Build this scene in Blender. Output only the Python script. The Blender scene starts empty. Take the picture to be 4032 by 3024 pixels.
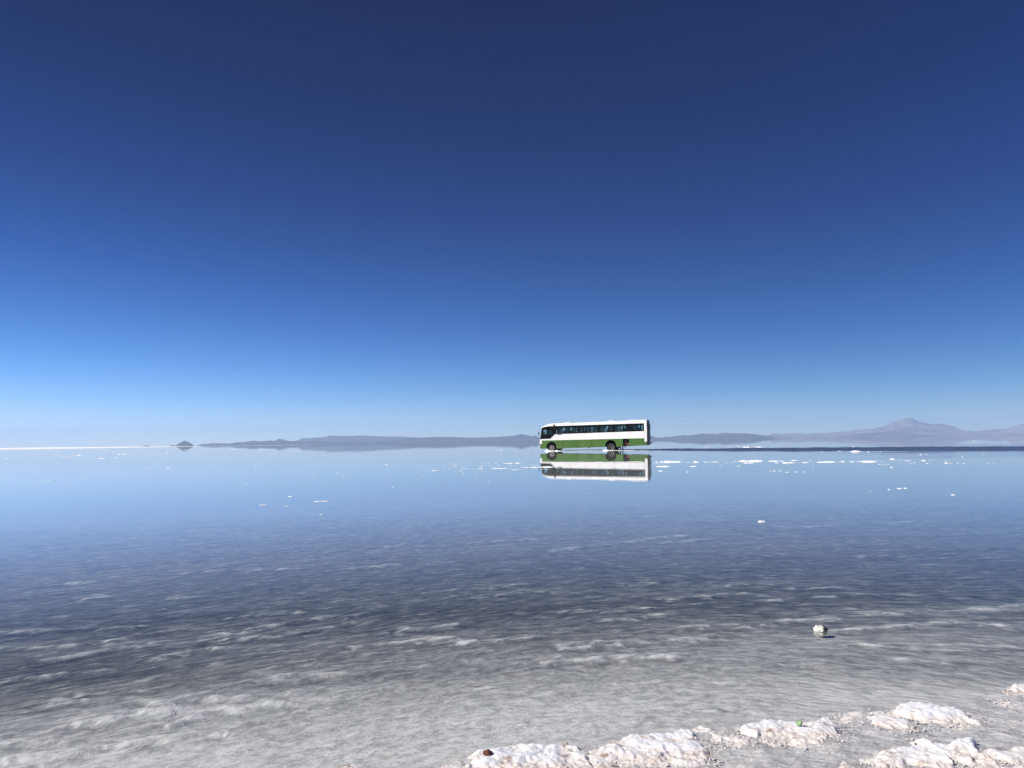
import bpy, bmesh, math, random
import numpy as np
from mathutils import Matrix, Vector
R = math.radians
random.seed(4); rng = np.random.default_rng(7)
scn = bpy.context.scene
COL = scn.collection

# ------------------------------------------------------------------ camera
CAM_H = 1.13
cam_d = bpy.data.cameras.new('camera'); cam = bpy.data.objects.new('camera', cam_d); COL.objects.link(cam)
cam.matrix_world = Matrix.Translation((0, 0, CAM_H)) @ Matrix.Rotation(R(90 + 3.975), 4, 'X') @ Matrix.Rotation(R(-0.75), 4, 'Z')
cam_d.sensor_fit = 'HORIZONTAL'; cam_d.sensor_width = 36; cam_d.lens = 36 * 3261 / 4032
cam_d.clip_start = 0.05; cam_d.clip_end = 400000
scn.camera = cam

# ------------------------------------------------------------------ sky, sun, exposure
SUN_EL, SUN_AZ = R(40), R(-114)          # azimuth from +Y, clockwise (west is left of the view)
world = bpy.data.worlds.new('World'); scn.world = world; world.use_nodes = True
wn = world.node_tree; wn.nodes.clear()
sky = wn.nodes.new('ShaderNodeTexSky'); sky.sky_type = 'NISHITA'; sky.sun_disc = False
sky.sun_elevation = SUN_EL; sky.sun_rotation = -SUN_AZ
sky.altitude = 3600; sky.air_density = 1.0; sky.dust_density = 0.1; sky.ozone_density = 3.0
# the phone's tone curve on the deep high-altitude blue: a gain and a power per channel
sep = wn.nodes.new('ShaderNodeSeparateColor'); comb = wn.nodes.new('ShaderNodeCombineColor')
wn.links.new(sky.outputs[0], sep.inputs[0])
for i_, (g_, p_, s_) in enumerate(((0.303, 2.8, 0.09), (0.313, 2.3, 0.06), (0.338, 2.05, 0.02))):
    def _m(op, x, y):
        m = wn.nodes.new('ShaderNodeMath'); m.operation = op
        for k_, v_ in ((0, x), (1, y)):
            if isinstance(v_, bpy.types.NodeSocket): wn.links.new(v_, m.inputs[k_])
            else: m.inputs[k_].default_value = v_
        return m.outputs[0]
    x_ = _m('POWER', _m('MULTIPLY', sep.outputs[i_], g_), p_)
    wn.links.new(_m('DIVIDE', x_, _m('ADD', _m('MULTIPLY', x_, s_), 1.0)), comb.inputs[i_])      # soft shoulder
bg = wn.nodes.new('ShaderNodeBackground'); bg.inputs[1].default_value = 0.105
wo = wn.nodes.new('ShaderNodeOutputWorld')
wn.links.new(comb.outputs[0], bg.inputs[0]); wn.links.new(bg.outputs[0], wo.inputs[0])
sd = bpy.data.lights.new('sun', 'SUN'); sd.energy = 4.9; sd.angle = R(0.53); sd.color = (1, 0.965, 0.92)
so = bpy.data.objects.new('sun', sd); COL.objects.link(so)
sv = Vector((math.sin(SUN_AZ) * math.cos(SUN_EL), math.cos(SUN_AZ) * math.cos(SUN_EL), math.sin(SUN_EL)))
so.rotation_euler = sv.to_track_quat('Z', 'Y').to_euler(); so.location = sv * 50
scn.view_settings.view_transform = 'Standard'; scn.view_settings.look = 'None'
scn.view_settings.exposure = 0.35; scn.view_settings.gamma = 1.0; scn.view_settings.use_curve_mapping = False
cy = scn.cycles
cy.max_bounces = 10; cy.transparent_max_bounces = 16; cy.volume_bounces = 2; cy.glossy_bounces = 5
cy.use_denoising = True; cy.denoiser = 'OPENIMAGEDENOISE'

# ------------------------------------------------------------------ helpers
def tag(o, label=None, cat=None, group=None, kind=None):
    if label: o['label'] = label
    if cat: o['category'] = cat
    if group: o['group'] = group
    if kind: o['kind'] = kind
    return o

def obj(name, me, mat=None, parent=None):
    o = bpy.data.objects.new(name, me); COL.objects.link(o)
    if mat is not None and not me.materials: me.materials.append(mat)
    if parent: o.parent = parent
    return o

def empty(name, loc, rz=0):
    o = bpy.data.objects.new(name, None); COL.objects.link(o); o.location = loc; o.rotation_euler = (0, 0, rz)
    o.empty_display_size = 0.3
    return o

def mesh(name, V, F, smooth=False):
    me = bpy.data.meshes.new(name)
    V = np.asarray(V, dtype=np.float32)
    me.from_pydata(V.tolist(), [], F if isinstance(F, list) else F.tolist())
    if smooth: me.polygons.foreach_set('use_smooth', [True] * len(me.polygons))
    me.update(); return me

def bm_mesh(bm, name, smooth=False):
    bmesh.ops.recalc_face_normals(bm, faces=bm.faces)
    me = bpy.data.meshes.new(name); bm.to_mesh(me); bm.free()
    if smooth: me.polygons.foreach_set('use_smooth', [True] * len(me.polygons))
    return me

def grid_faces(nr, nc, close=False):
    i = np.arange(nr - 1)[:, None]; j = np.arange(nc if close else nc - 1)[None, :]
    jn = (j + 1) % nc
    return np.stack(np.broadcast_arrays(i * nc + j, i * nc + jn, (i + 1) * nc + jn, (i + 1) * nc + j), -1).reshape(-1, 4)

def fast_mesh(name, V, F, smooth=True):
    me = bpy.data.meshes.new(name)
    nv, nf = len(V), len(F)
    me.vertices.add(nv); me.vertices.foreach_set('co', np.asarray(V, np.float32).ravel())
    me.loops.add(nf * 4); me.polygons.add(nf)
    me.loops.foreach_set('vertex_index', np.asarray(F, np.int32).ravel())
    me.polygons.foreach_set('loop_start', np.arange(nf, dtype=np.int32) * 4)
    me.polygons.foreach_set('loop_total', np.full(nf, 4, np.int32))
    me.update(calc_edges=True)
    me.polygons.foreach_set('use_smooth', np.full(nf, smooth, dtype=bool))
    return me

def set_uv(me, U):
    uv = me.uv_layers.new(name='flow')
    li = np.empty(len(me.loops), np.int32); me.loops.foreach_get('vertex_index', li)
    uv.data.foreach_set('uv', np.asarray(U, np.float32)[li].ravel())

# value noise (numpy)
def _h(ix, iy, s):
    h = (ix.astype(np.int64) * 374761393 + iy.astype(np.int64) * 668265263 + s * 1442695041) & 0xffffffff
    h = ((h ^ (h >> 13)) * 1274126177) & 0xffffffff
    return ((h ^ (h >> 16)) & 0xffff) / 65535.0
def vnoise(x, y, s=0):
    ix, iy = np.floor(x), np.floor(y); fx, fy = x - ix, y - iy
    fx = fx * fx * (3 - 2 * fx); fy = fy * fy * (3 - 2 * fy)
    return (_h(ix, iy, s) * (1 - fx) + _h(ix + 1, iy, s) * fx) * (1 - fy) + (_h(ix, iy + 1, s) * (1 - fx) + _h(ix + 1, iy + 1, s) * fx) * fy
def fbm(x, y, s=0, o=4):
    t = 0; a = 0.5; n = 0
    for k in range(o):
        t = t + a * vnoise(x * 2 ** k, y * 2 ** k, s + 17 * k); n += a; a *= 0.5
    return t / n
def worley(x, y, s=0):
    ix, iy = np.floor(x), np.floor(y); best = np.full(np.shape(x), 9.0); val = np.zeros(np.shape(x))
    for dx in (-1, 0, 1):
        for dy in (-1, 0, 1):
            cx, cy_ = ix + dx, iy + dy
            px, py = cx + _h(cx, cy_, s), cy_ + _h(cx, cy_, s + 5)
            d = np.hypot(px - x, py - y); m = d < best
            best = np.where(m, d, best); val = np.where(m, _h(cx, cy_, s + 9), val)
    return best, val
def sstep(a, b, x):
    t = np.clip((x - a) / (b - a), 0, 1); return t * t * (3 - 2 * t)

# node material helper
class NT:
    def __init__(self, name):
        self.m = bpy.data.materials.new(name); self.m.use_nodes = True; self.t = self.m.node_tree; self.t.nodes.clear()
        self.out = self.t.nodes.new('ShaderNodeOutputMaterial')
    def n(self, typ, _in=None, **kw):
        nd = self.t.nodes.new('ShaderNode' + typ)
        for k, v in kw.items(): setattr(nd, k, v)
        for k, v in (_in or {}).items():
            if isinstance(v, bpy.types.NodeSocket): self.t.links.new(v, nd.inputs[k])
            else: nd.inputs[k].default_value = v
        return nd
    def math(self, op, a, b=0.0, clamp=False):
        return self.n('Math', {0: a, 1: b}, operation=op, use_clamp=clamp).outputs[0]
    def ramp(self, fac, stops, interp='LINEAR'):
        nd = self.n('ValToRGB', {0: fac}); cr = nd.color_ramp; cr.interpolation = interp
        while len(cr.elements) < len(stops): cr.elements.new(0.5)
        for e, (p, c) in zip(cr.elements, stops):
            e.position = p; e.color = (c[0], c[1], c[2], 1) if not isinstance(c, (int, float)) else (c, c, c, 1)
        return nd.outputs[0]
    def mixc(self, f, a, b):
        nd = self.n('Mix', data_type='RGBA')
        for k, v in ((0, f), (6, a), (7, b)):
            if isinstance(v, bpy.types.NodeSocket): self.t.links.new(v, nd.inputs[k])
            else: nd.inputs[k].default_value = v if k == 0 else (*v, 1)
        return nd.outputs[2]
    def noise(self, vec, scale, detail=4, rough=0.5):
        return self.n('TexNoise', {'Vector': vec, 'Scale': scale, 'Detail': detail, 'Roughness': rough}).outputs[0]
    def maprange(self, v, a, b, c=0.0, d=1.0):
        return self.n('MapRange', {0: v, 1: a, 2: b, 3: c, 4: d}).outputs[0]
    def done(self, sh, vol=False):
        self.t.links.new(sh, self.out.inputs[1 if vol else 0]); return self.m

def simple(name, col, rough=0.5, dirt=None, dirt_amt=0.3, scale=3.0, metallic=0.0, bump=0.0, spec=0.5):
    """plain paint / rubber / metal with a little wear in it"""
    t = NT(name); tc = t.n('TexCoord').outputs['Object']
    c = (*col, 1)
    nz = t.noise(tc, scale, 5, 0.6)
    f = t.maprange(nz, 0.42, 0.72, 0.0, dirt_amt)
    cc = t.mixc(f, col, dirt or tuple(x * 0.6 for x in col))
    p = {'Base Color': cc, 'Roughness': rough, 'Metallic': metallic, 'Specular IOR Level': spec}
    if bump:
        p['Normal'] = t.n('Bump', {'Height': t.noise(tc, scale * 8, 3), 'Strength': bump, 'Distance': 0.01}).outputs[0]
    return t.done(t.n('BsdfPrincipled', p).outputs[0])

# ------------------------------------------------------------------ materials of the setting
def schlick(t, normal=None):
    g = t.n('NewGeometry'); d = t.n('VectorMath', {0: g.outputs['Incoming'], 1: normal or g.outputs['Normal']}, operation='DOT_PRODUCT').outputs['Value']
    k = t.math('POWER', t.math('SUBTRACT', 1.0, t.math('ABSOLUTE', d), clamp=True), 5.2)
    # skylight at right angles to the sun is polarised, so it reflects more weakly off all but the most grazing water
    pol = t.maprange(t.math('ABSOLUTE', d), 0.075, 0.19, 1.0, 0.54)
    return t.math('ADD', t.math('MULTIPLY', t.math('MULTIPLY', k, pol), 0.98), 0.02, clamp=True)
def mat_water():
    t = NT('brine'); geo = t.n('NewGeometry'); pos = geo.outputs['Position']
    sep = t.n('SeparateXYZ', {0: pos}); X, Y = sep.outputs[0], sep.outputs[1]
    # gentle ripples in the middle distance, breeze lines behind the bus on the right, dead calm elsewhere
    near = t.maprange(Y, 7.0, 16.0, 1.0, 0.0)
    st = t.n('VectorMath', {0: pos, 1: (0.12, 0.55, 1)}, operation='MULTIPLY').outputs[0]
    patch = t.maprange(t.noise(st, 0.35, 3), 0.45, 0.6)
    right = t.math('MULTIPLY', t.math('MULTIPLY', t.maprange(Y, 40.0, 50.0), t.maprange(Y, 90.0, 120.0, 1.0, 0.0)),
                   t.maprange(t.math('ADD', X, t.math('MULTIPLY', Y, -0.34)), -1.0, 8.0))
    right = t.math('MULTIPLY', right, patch)
    n1 = t.noise(t.n('VectorMath', {0: pos, 1: (0.6, 1.6, 1)}, operation='MULTIPLY').outputs[0], 14.0, 3, 0.55)
    n2 = t.noise(t.n('VectorMath', {0: pos, 1: (0.35, 1.0, 1)}, operation='MULTIPLY').outputs[0], 2.2, 3, 0.5)
    b1 = t.n('Bump', {'Height': n1, 'Distance': 0.02, 'Strength': t.math('MULTIPLY', near, 0.035)}).outputs[0]
    b2 = t.n('Bump', {'Height': n2, 'Distance': 0.12, 'Strength': t.math('MULTIPLY', right, 0.9), 'Normal': b1}).outputs[0]
    n3 = t.noise(t.n('VectorMath', {0: pos, 1: (0.3, 1.3, 1)}, operation='MULTIPLY').outputs[0], 1.6, 3, 0.55)
    b2 = t.n('Bump', {'Height': n3, 'Distance': 0.0006, 'Strength': 1.0, 'Normal': b2}).outputs[0]
    fr = schlick(t, b2)
    gl = t.n('BsdfGlossy', {'Color': (0.97, 0.97, 0.97, 1), 'Roughness': 0.0, 'Normal': b2}).outputs[0]
    tr = t.n('BsdfTransparent', {'Color': (0.96, 0.975, 0.975, 1)}).outputs[0]
    return t.done(t.n('MixShader', {0: fr, 1: tr, 2: gl}).outputs[0])

def mat_bed():
    """salt bed under the brine: pale salt streaks over dark grey silt; the silt takes over away from the shore"""
    t = NT('salt_bed'); uv = t.n('UVMap', uv_map='flow').outputs[0]
    geo = t.n('NewGeometry'); pos = geo.outputs['Position']; sp = t.n('SeparateXYZ', {0: uv}); U, Vv = sp.outputs[0], sp.outputs[1]; Yp = t.n('SeparateXYZ', {0: pos}).outputs[1]; Vs = t.math('ADD', t.math('MULTIPLY', Vv, 0.6), t.math('MULTIPLY', Yp, 0.4))
    long_ = t.n('VectorMath', {0: uv, 1: (0.35, 1.6, 0)}, operation='MULTIPLY').outputs[0]
    mid = t.n('VectorMath', {0: uv, 1: (0.9, 2.2, 0)}, operation='MULTIPLY').outputs[0]
    s1 = t.noise(long_, 2.0, 5, 0.62); s2 = t.noise(mid, 7.0, 5, 0.65); s3 = t.noise(uv, 38.0, 4, 0.6); s4 = t.noise(uv, 1.1, 3, 0.5)
    wuv = t.n('VectorMath', {0: uv, 1: t.n('VectorMath', {0: t.n('TexNoise', {'Vector': uv, 'Scale': 3.0, 'Detail': 2}).outputs[1], 1: (0.16, 0.10, 0)}, operation='MULTIPLY').outputs[0]}, operation='ADD').outputs[0]
    s5 = t.noise(t.n('VectorMath', {0: wuv, 1: (0.62, 2.1, 0)}, operation='MULTIPLY').outputs[0], 8.0, 6, 0.66)
    rg_ = t.noise(t.n('VectorMath', {0: wuv, 1: (0.28, 2.3, 0)}, operation='MULTIPLY').outputs[0], 1.25, 2, 0.5)   # long thin salt ridges
    rdg = t.math('POWER', t.math('SUBTRACT', 1.0, t.math('MULTIPLY', t.math('ABSOLUTE', t.math('SUBTRACT', rg_, 0.5)), 9.0), clamp=True), 2.0)
    rdg = t.math('MULTIPLY', rdg, t.maprange(s5, 0.46, 0.58))
    a = t.math('ADD', t.math('MULTIPLY', s1, 0.40), t.math('MULTIPLY', s2, 0.34))
    a = t.math('ADD', a, t.math('MULTIPLY', s5, 0.30)); a = t.math('ADD', a, t.math('MULTIPLY', s3, 0.10))
    s6 = t.noise(t.n('VectorMath', {0: wuv, 1: (1.0, 1.25, 0)}, operation='MULTIPLY').outputs[0], 15.0, 7, 0.72)
    a2 = t.math('ADD', t.math('ADD', t.math('MULTIPLY', s6, 0.62), t.math('MULTIPLY', s2, 0.22)), t.math('ADD', t.math('MULTIPLY', s4, 0.20), t.math('MULTIPLY', s3, 0.10)))
    nf = t.maprange(Vv, 3.2, 5.6, 0.0, 1.0)
    a = t.math('ADD', t.math('MULTIPLY', a, nf), t.math('MULTIPLY', a2, t.math('SUBTRACT', 1.0, nf)))
    a = t.math('ADD', a, t.math('ADD', t.math('MULTIPLY', nf, t.maprange(s5, 0.45, 0.545, -0.04, 0.04)), t.maprange(s6, 0.455, 0.54, -0.030, 0.030)))
    a = t.math('SUBTRACT', a, 0.57)
    a = t.math('ADD', a, t.math('MULTIPLY', rdg, 0.07))
    dash = t.maprange(t.noise(t.n('VectorMath', {0: wuv, 1: (0.8, 2.3, 0)}, operation='MULTIPLY').outputs[0], 6.0, 5, 0.62), 0.575, 0.62, 0.0, 0.24)
    dash = t.math('MULTIPLY', dash, t.maprange(Vv, 3.0, 5.5, 0.3, 1.0))
    shore = t.ramp(t.maprange(Vs, 2.2, 9.2), [(0.0, 1.0), (0.10, 0.98), (0.2, 0.84), (0.33, 0.50), (0.5, 0.27), (0.75, 0.29), (1.0, 0.40)])
    contrast = t.ramp(t.maprange(Vv, 2.2, 9.2), [(0.0, 1.3), (0.15, 1.7), (0.4, 1.35), (1.0, 1.0)])
    ra = t.n('Attribute', attribute_name='ridge_and_shade').outputs['Fac']; pa = t.n('Attribute', attribute_name='salt_patch').outputs['Fac']
    shore = t.math('ADD', shore, t.maprange(Vs, 8.5, 17.0, 0.0, 0.34))
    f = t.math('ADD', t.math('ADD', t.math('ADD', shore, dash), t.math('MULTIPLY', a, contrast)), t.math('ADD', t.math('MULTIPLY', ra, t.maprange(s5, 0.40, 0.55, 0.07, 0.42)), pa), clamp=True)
    col = t.ramp(f, [(0.0, (0.030, 0.031, 0.029)), (0.2, (0.072, 0.075, 0.067)), (0.45, (0.18, 0.183, 0.172)), (0.75, (0.385, 0.39, 0.373)), (1.0, (0.60, 0.58, 0.57))])
    warm = t.maprange(t.noise(uv, 3.0, 4), 0.55, 0.75, 0.0, 0.5)
    col = t.mixc(warm, col, t.n('VectorMath', {0: col, 1: (1.06, 0.97, 0.93)}, operation='MULTIPLY').outputs[0])
    sh_ = t.n('Attribute', attribute_name='salt_shelf').outputs['Fac']; gr_ = t.noise(pos, 75.0, 4, 0.65); gr2 = t.noise(pos, 9.0, 4, 0.6)
    scol = t.ramp(t.math('ADD', t.math('MULTIPLY', gr_, 0.6), t.math('MULTIPLY', gr2, 0.4)), [(0.38, (0.30, 0.275, 0.265)), (0.5, (0.50, 0.475, 0.475)), (0.62, (0.68, 0.64, 0.62))])
    col = t.mixc(t.math('MULTIPLY', sh_, 0.85), col, scol)
    hgt = t.math('ADD', t.math('MULTIPLY', s5, 0.8), t.math('MULTIPLY', s3, 0.3)); hgt = t.math('ADD', hgt, t.math('MULTIPLY', rdg, 0.35))
    bp = t.n('Bump', {'Height': hgt, 'Strength': 0.6, 'Distance': 0.03}).outputs[0]
    return t.done(t.n('BsdfPrincipled', {'Base Color': col, 'Roughness': 0.8, 'Normal': bp, 'Specular IOR Level': 0.2}).outputs[0])

def mat_salt(name='salt', stain=1.0, white=(0.69, 0.69, 0.72)):
    """white salt crust; brown mineral stain in a band by the waterline and in some pores"""
    t = NT(name); geo = t.n('NewGeometry'); pos = geo.outputs['Position']; z = t.n('SeparateXYZ', {0: pos}).outputs[2]
    nA = t.noise(pos, 14.0, 5, 0.65); nB = t.noise(pos, 70.0, 4, 0.6)
    band = t.maprange(t.math('ADD', z, t.math('MULTIPLY', t.math('SUBTRACT', nA, 0.5), -0.05)), 0.002, 0.016, 1.0, 0.0)
    pores = t.maprange(nB, 0.60, 0.72, 0.0, 0.45)
    dt = t.math('MULTIPLY', t.n('Attribute', attribute_name='dirt').outputs['Fac'], t.maprange(nB, 0.40, 0.62, 1.0, 0.25))
    white = t.mixc(t.math('MULTIPLY', dt, 0.9), white, (0.46, 0.395, 0.365))
    c1 = t.mixc(t.math('MULTIPLY', band, 0.55 * stain), white, (0.70, 0.61, 0.54))
    br = t.math('MULTIPLY', band, t.maprange(nA, 0.56, 0.66, 0.0, 0.8 * stain))
    c2 = t.mixc(br, c1, (0.22, 0.13, 0.075))
    c3 = t.mixc(t.math('MULTIPLY', pores, stain), c2, (0.62, 0.52, 0.50))
    hh = t.math('ADD', t.noise(pos, 160.0, 3, 0.6), t.math('MULTIPLY', nB, 1.0))
    bp = t.n('Bump', {'Height': hh, 'Strength': 0.5, 'Distance': 0.004}).outputs[0]
    return t.done(t.n('BsdfPrincipled', {'Base Color': c3, 'Roughness': 0.7, 'Normal': bp, 'Specular IOR Level': 0.3}).outputs[0])

def mat_hill(name, a, b, scale):
    t = NT(name); pos = t.n('NewGeometry').outputs['Position']
    st = t.n('VectorMath', {0: pos, 1: (1, 0.6, 2.5)}, operation='MULTIPLY').outputs[0]
    c = t.ramp(t.noise(st, scale, 7, 0.62), [(0.36, a), (0.62, b)])
    return t.done(t.n('BsdfPrincipled', {'Base Color': c, 'Roughness': 0.95, 'Specular IOR Level': 0.05}).outputs[0])

M_water, M_bed, M_salt = mat_water(), mat_bed(), mat_salt()
M_lump = mat_salt('salt_lump_white', 0.25, (0.84, 0.84, 0.85))

# ------------------------------------------------------------------ ground: one sheet from the camera's feet to the horizon
def flow_uv(x, y):
    """u runs along the salt streaks, v across them (streaks bend round to the right near the shore)"""
    bend = 0.34 * np.maximum(0, x - 0.6) ** 1.5 * np.exp(-np.maximum(0, y - 3.2) / 1.6)
    xc = np.clip(x, -6, 6)
    slope = 0.42 * x - 0.36 * 1.5 * np.log(np.cosh(xc / 1.5))
    v = y - slope + bend
    return x + 0.40 * y, v
def bed_z(x, y):
    u, v = flow_uv(x, y)
    d = 0.010 + 0.022 * sstep(2.6, 4.5, v) + 0.05 * sstep(3.8, 9, v) + 0.05 * sstep(8, 22, v)
    rel = (fbm(u * 1.6, v * 4.5, 3, 4) - 0.5) * 0.022 * sstep(2.4, 4.0, y) + (fbm(u * 9, v * 16, 8, 3) - 0.5) * 0.008
    shore = 0.05 * sstep(2.5, 1.2, y + 0.15 * x)
    shelf = sstep(0.10, -0.12, y - (3.12 + 0.30 * x) + (fbm(x * 5, y * 5, 14, 3) - 0.5) * 0.25) * sstep(-1.0, -0.3, x)
    wk = worley(x * 28, y * 28, 6)
    shelf_z = -0.004 + (fbm(x * 7, y * 7, 19, 4) - 0.5) * 0.022 + ((wk[1] - 0.5) * 0.006 - wk[0] * 0.004)
    far = sstep(60, 25, np.hypot(x, y))
    z = -d * (1 - shelf) + shelf * shelf_z + (rel * (1 - shelf) + (fbm(x * 30, y * 30, 12, 3) - 0.5) * 0.004) * far + shore
    return z
# low ridges of pale salt on the bed, and broad paler / darker patches (x, y, rx, ry, turn, amount)
RIDGES = [[(-1.91,5.18),(-1.75,5.39),(-1.58,5.50),(-1.47,5.62)],[(-1.45,5.61),(-1.32,5.76),(-1.13,5.86)],[(-1.96,5.85),(-1.81,5.90),(-1.55,5.95)],[(-2.74,5.52),(-2.64,5.56),(-2.50,5.57)],[(-2.47,5.17),(-2.32,5.29),(-2.21,5.40),(-2.05,5.46)],[(-2.59,4.68),(-2.48,4.82),(-2.35,4.96),(-2.15,5.05)],[(-2.00,4.69),(-1.90,4.86),(-1.80,4.95),(-1.68,4.89)],[(-3.10,8.02),(-2.80,8.11),(-2.65,8.13)],[(-2.56,8.16),(-2.36,8.19),(-2.11,8.16)],[(-3.37,5.51),(-3.25,5.53),(-2.97,5.55)],[(-3.98,7.48),(-3.83,7.51)],[(-3.45,6.77),(-3.35,6.83)],[(-2.70,6.68),(-2.57,6.72)],[(-1.77,5.13),(-1.48,5.16),(-1.24,5.38),(-1.07,5.54)],[(-3.05,5.00),(-2.83,5.03),(-2.65,5.06)],[(-2.58,4.30),(-2.39,4.35)],[(-1.26,4.16),(-1.05,4.21),(-0.83,4.31)],[(-0.23,6.79),(-0.12,6.93),(0.03,6.97)],[(-0.13,6.53),(0.08,6.69),(0.32,6.69)],[(-0.50,10.09),(-0.17,10.26),(0.23,10.32)],[(-1.63,9.82),(-1.37,9.84)],[(-1.54,8.14),(-1.11,8.40)],[(0.45,9.30),(0.76,9.56),(1.07,9.68)],[(1.26,9.90),(1.71,10.27),(2.12,10.45)],[(1.73,9.84),(2.37,10.14)],[(0.89,6.91),(1.11,6.95),(1.25,7.02)],[(0.32,5.76),(0.54,5.80),(0.93,5.88)],[(0.63,5.49),(0.85,5.55),(0.97,5.62)],[(1.14,6.20),(1.33,6.27),(1.47,6.29)],[(-0.70,5.28),(-0.50,5.32),(-0.35,5.43)],[(-0.92,4.85),(-0.79,4.94),(-0.56,4.98),(-0.14,4.92),(0.10,4.99)],[(-0.11,6.52),(0.01,6.60)],[(0.18,4.45),(0.34,4.49),(0.52,4.53),(0.82,4.53)],[(0.28,4.78),(0.44,4.81)],[(0.59,4.80),(0.69,4.82)],[(0.94,4.90),(1.15,4.97)],[(1.28,6.29),(1.46,6.33),(1.76,6.38)],[(1.63,6.79),(1.83,6.83),(2.04,6.84)],[(2.17,6.57),(2.38,6.60),(2.50,6.61)],[(1.86,6.09),(2.02,6.10)],[(2.20,6.18),(2.27,6.19)],[(2.35,6.17),(2.71,6.21)],[(3.50,8.48),(3.81,8.56)],[(3.74,11.34),(4.52,11.62)],[(5.25,11.74),(5.66,11.92)],[(2.27,5.63),(2.42,5.54),(2.55,5.58)],[(3.04,5.65),(3.28,5.71),(3.51,5.80)],[(2.74,5.36),(2.85,5.22),(3.10,5.14)],[(1.73,5.37),(1.96,5.45),(2.08,5.41)],[(1.06,5.22),(1.25,5.23),(1.54,5.25)],[(1.90,5.15),(2.11,5.13),(2.38,5.22),(2.70,5.29)],[(1.00,4.94),(1.03,4.83)],[(2.02,4.38),(2.19,4.31)],[(1.95,4.69),(2.20,4.64)],[(-2.13,4.02),(-2.04,4.05)],[(-1.85,3.56),(-1.55,3.74)],[(-1.69,3.83),(-1.40,3.87),(-1.21,3.91),(-1.08,3.93)],[(-1.60,3.71),(-1.54,3.73)],[(-2.12,3.85),(-1.97,3.89)],[(-1.52,3.33),(-1.39,3.36),(-1.23,3.40)],[(-2.03,3.35),(-1.87,3.37)],[(-1.86,3.16),(-1.70,3.21)],[(-1.42,3.56),(-1.38,3.64),(-1.05,3.79)]]
PATCHES = [(-1.45, 3.74, .52, .10, 18, .30), (-1.7, 3.05, .9, .22, 10, .10), (-2.3, 4.35, 1.0, .22, 12, -.12), (-.55, 4.25, .45, .10, 8, -.10), (-.9, 5.0, .9, .10, 6, .10), (2.7, 4.85, 1.3, .25, 0, .14),
           (2.3, 4.1, .9, .16, -12, -.06), (.3, 4.55, .7, .10, 6, .12), (.2, 3.6, .8, .14, 8, .08), (-.2, 5.9, 1.6, .3, 8, -.10), (-2.2, 5.9, 1.2, .2, 8, -.08), (-2.0, 5.2, .8, .12, 12, .10), (1.3, 4.3, .7, .12, 0, -.05), (3.4, 5.7, .9, .12, 4, .14), (-.7, 3.5, .5, .1, 10, -.04), (1.5, 3.75, .5, .1, -10, .06)]
def shelf_mask(x, y):
    return sstep(0.16, -0.10, y - (3.12 + 0.30 * x) + (fbm(x * 5, y * 5, 14, 3) - 0.5) * 0.25) * sstep(-1.0, -0.3, x)
def polydist(x, y, P):
    d = np.full(x.shape, 1e9); sg = np.zeros(x.shape)
    for (ax, ay), (bx, by) in zip(P[:-1], P[1:]):
        ex, ey = bx - ax, by - ay; t = np.clip(((x - ax) * ex + (y - ay) * ey) / (ex * ex + ey * ey), 0, 1)
        dx, dy = x - ax - t * ex, y - ay - t * ey; dd = np.hypot(dx, dy); m = dd < d
        d = np.where(m, dd, d); sg = np.where(m, dy, sg)
    return d, sg
ang = np.concatenate([np.linspace(-46, 46, 620), np.linspace(47, 313, 70)]) * math.pi / 180
rad = np.concatenate([np.linspace(0.15, 2.3, 16), np.geomspace(2.34, 24, 460), np.geomspace(24.5, 400, 60), np.geomspace(450, 26000, 30)])
A_, R_ = np.meshgrid(ang, rad)
gx, gy = (np.sin(A_) * R_).ravel(), (np.cos(A_) * R_).ravel()
gz = bed_z(gx, gy)
ridge = np.zeros(gx.size); near_m = np.where((gy > 2) & (gy < 13.5) & (np.abs(gx) < 7))[0]; nx_, ny_ = gx[near_m], gy[near_m]; rv = np.zeros(nx_.size); undercut_shade = np.zeros(nx_.size)
wob = (fbm(nx_ * 7, ny_ * 9, 91, 5) - 0.5) * 1.3
for i, P in enumerate(RIDGES):
    m = (nx_ > P[0][0] - 0.4) & (nx_ < P[-1][0] + 0.4) & (np.abs(ny_ - np.mean([p[1] for p in P])) < 1.0)
    d, sg = polydist(nx_[m] + wob[m] * 0.08, ny_[m] + wob[m] * 0.16, P); yy_ = P[0][1]
    wd_ = (0.022 + 0.0045 * yy_) * (0.5 + fbm(nx_[m] * 7, ny_[m] * 4, i, 2))
    undercut_shade[m] = np.maximum(undercut_shade[m], (sg < 0) * np.exp(-((d - wd_ * 1.5) / (wd_ * 0.8)) ** 2) * sstep(0.2, 0.55, fbm(nx_[m] * 10, ny_[m] * 14, 60 + i, 3)))  # dark camera-side edge: undercut shade put into the bed colour, slightly sunk
    # steep on the camera side, tailing off behind
    wd_ = np.where(sg > 0, wd_ * 1.6, wd_ * 0.7)
    rv[m] = np.maximum(rv[m], np.exp(-(d / wd_) ** 2) * sstep(0.22, 0.62, fbm(nx_[m] * 12, ny_[m] * 20, 40 + i, 4)) * 1.1)
ridge[near_m] = rv - 0.40 * undercut_shade * (rv < 0.35); gz = gz + ridge * 0.012
patch = np.zeros(gx.size)
for (cx_, cy2, rx_, ry_, an_, am_) in PATCHES:
    ca, sa = math.cos(R(an_)), math.sin(R(an_)); dx, dy = gx - cx_, gy - cy2
    q2 = ((dx * ca + dy * sa) / rx_) ** 2 + ((-dx * sa + dy * ca) / ry_) ** 2
    patch += am_ * np.exp(-q2 * (0.6 + 0.8 * fbm(gx * 4, gy * 9, 77, 3)))
me = fast_mesh('ground', np.stack([gx, gy, gz], 1), grid_faces(len(rad), len(ang), True))
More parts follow.
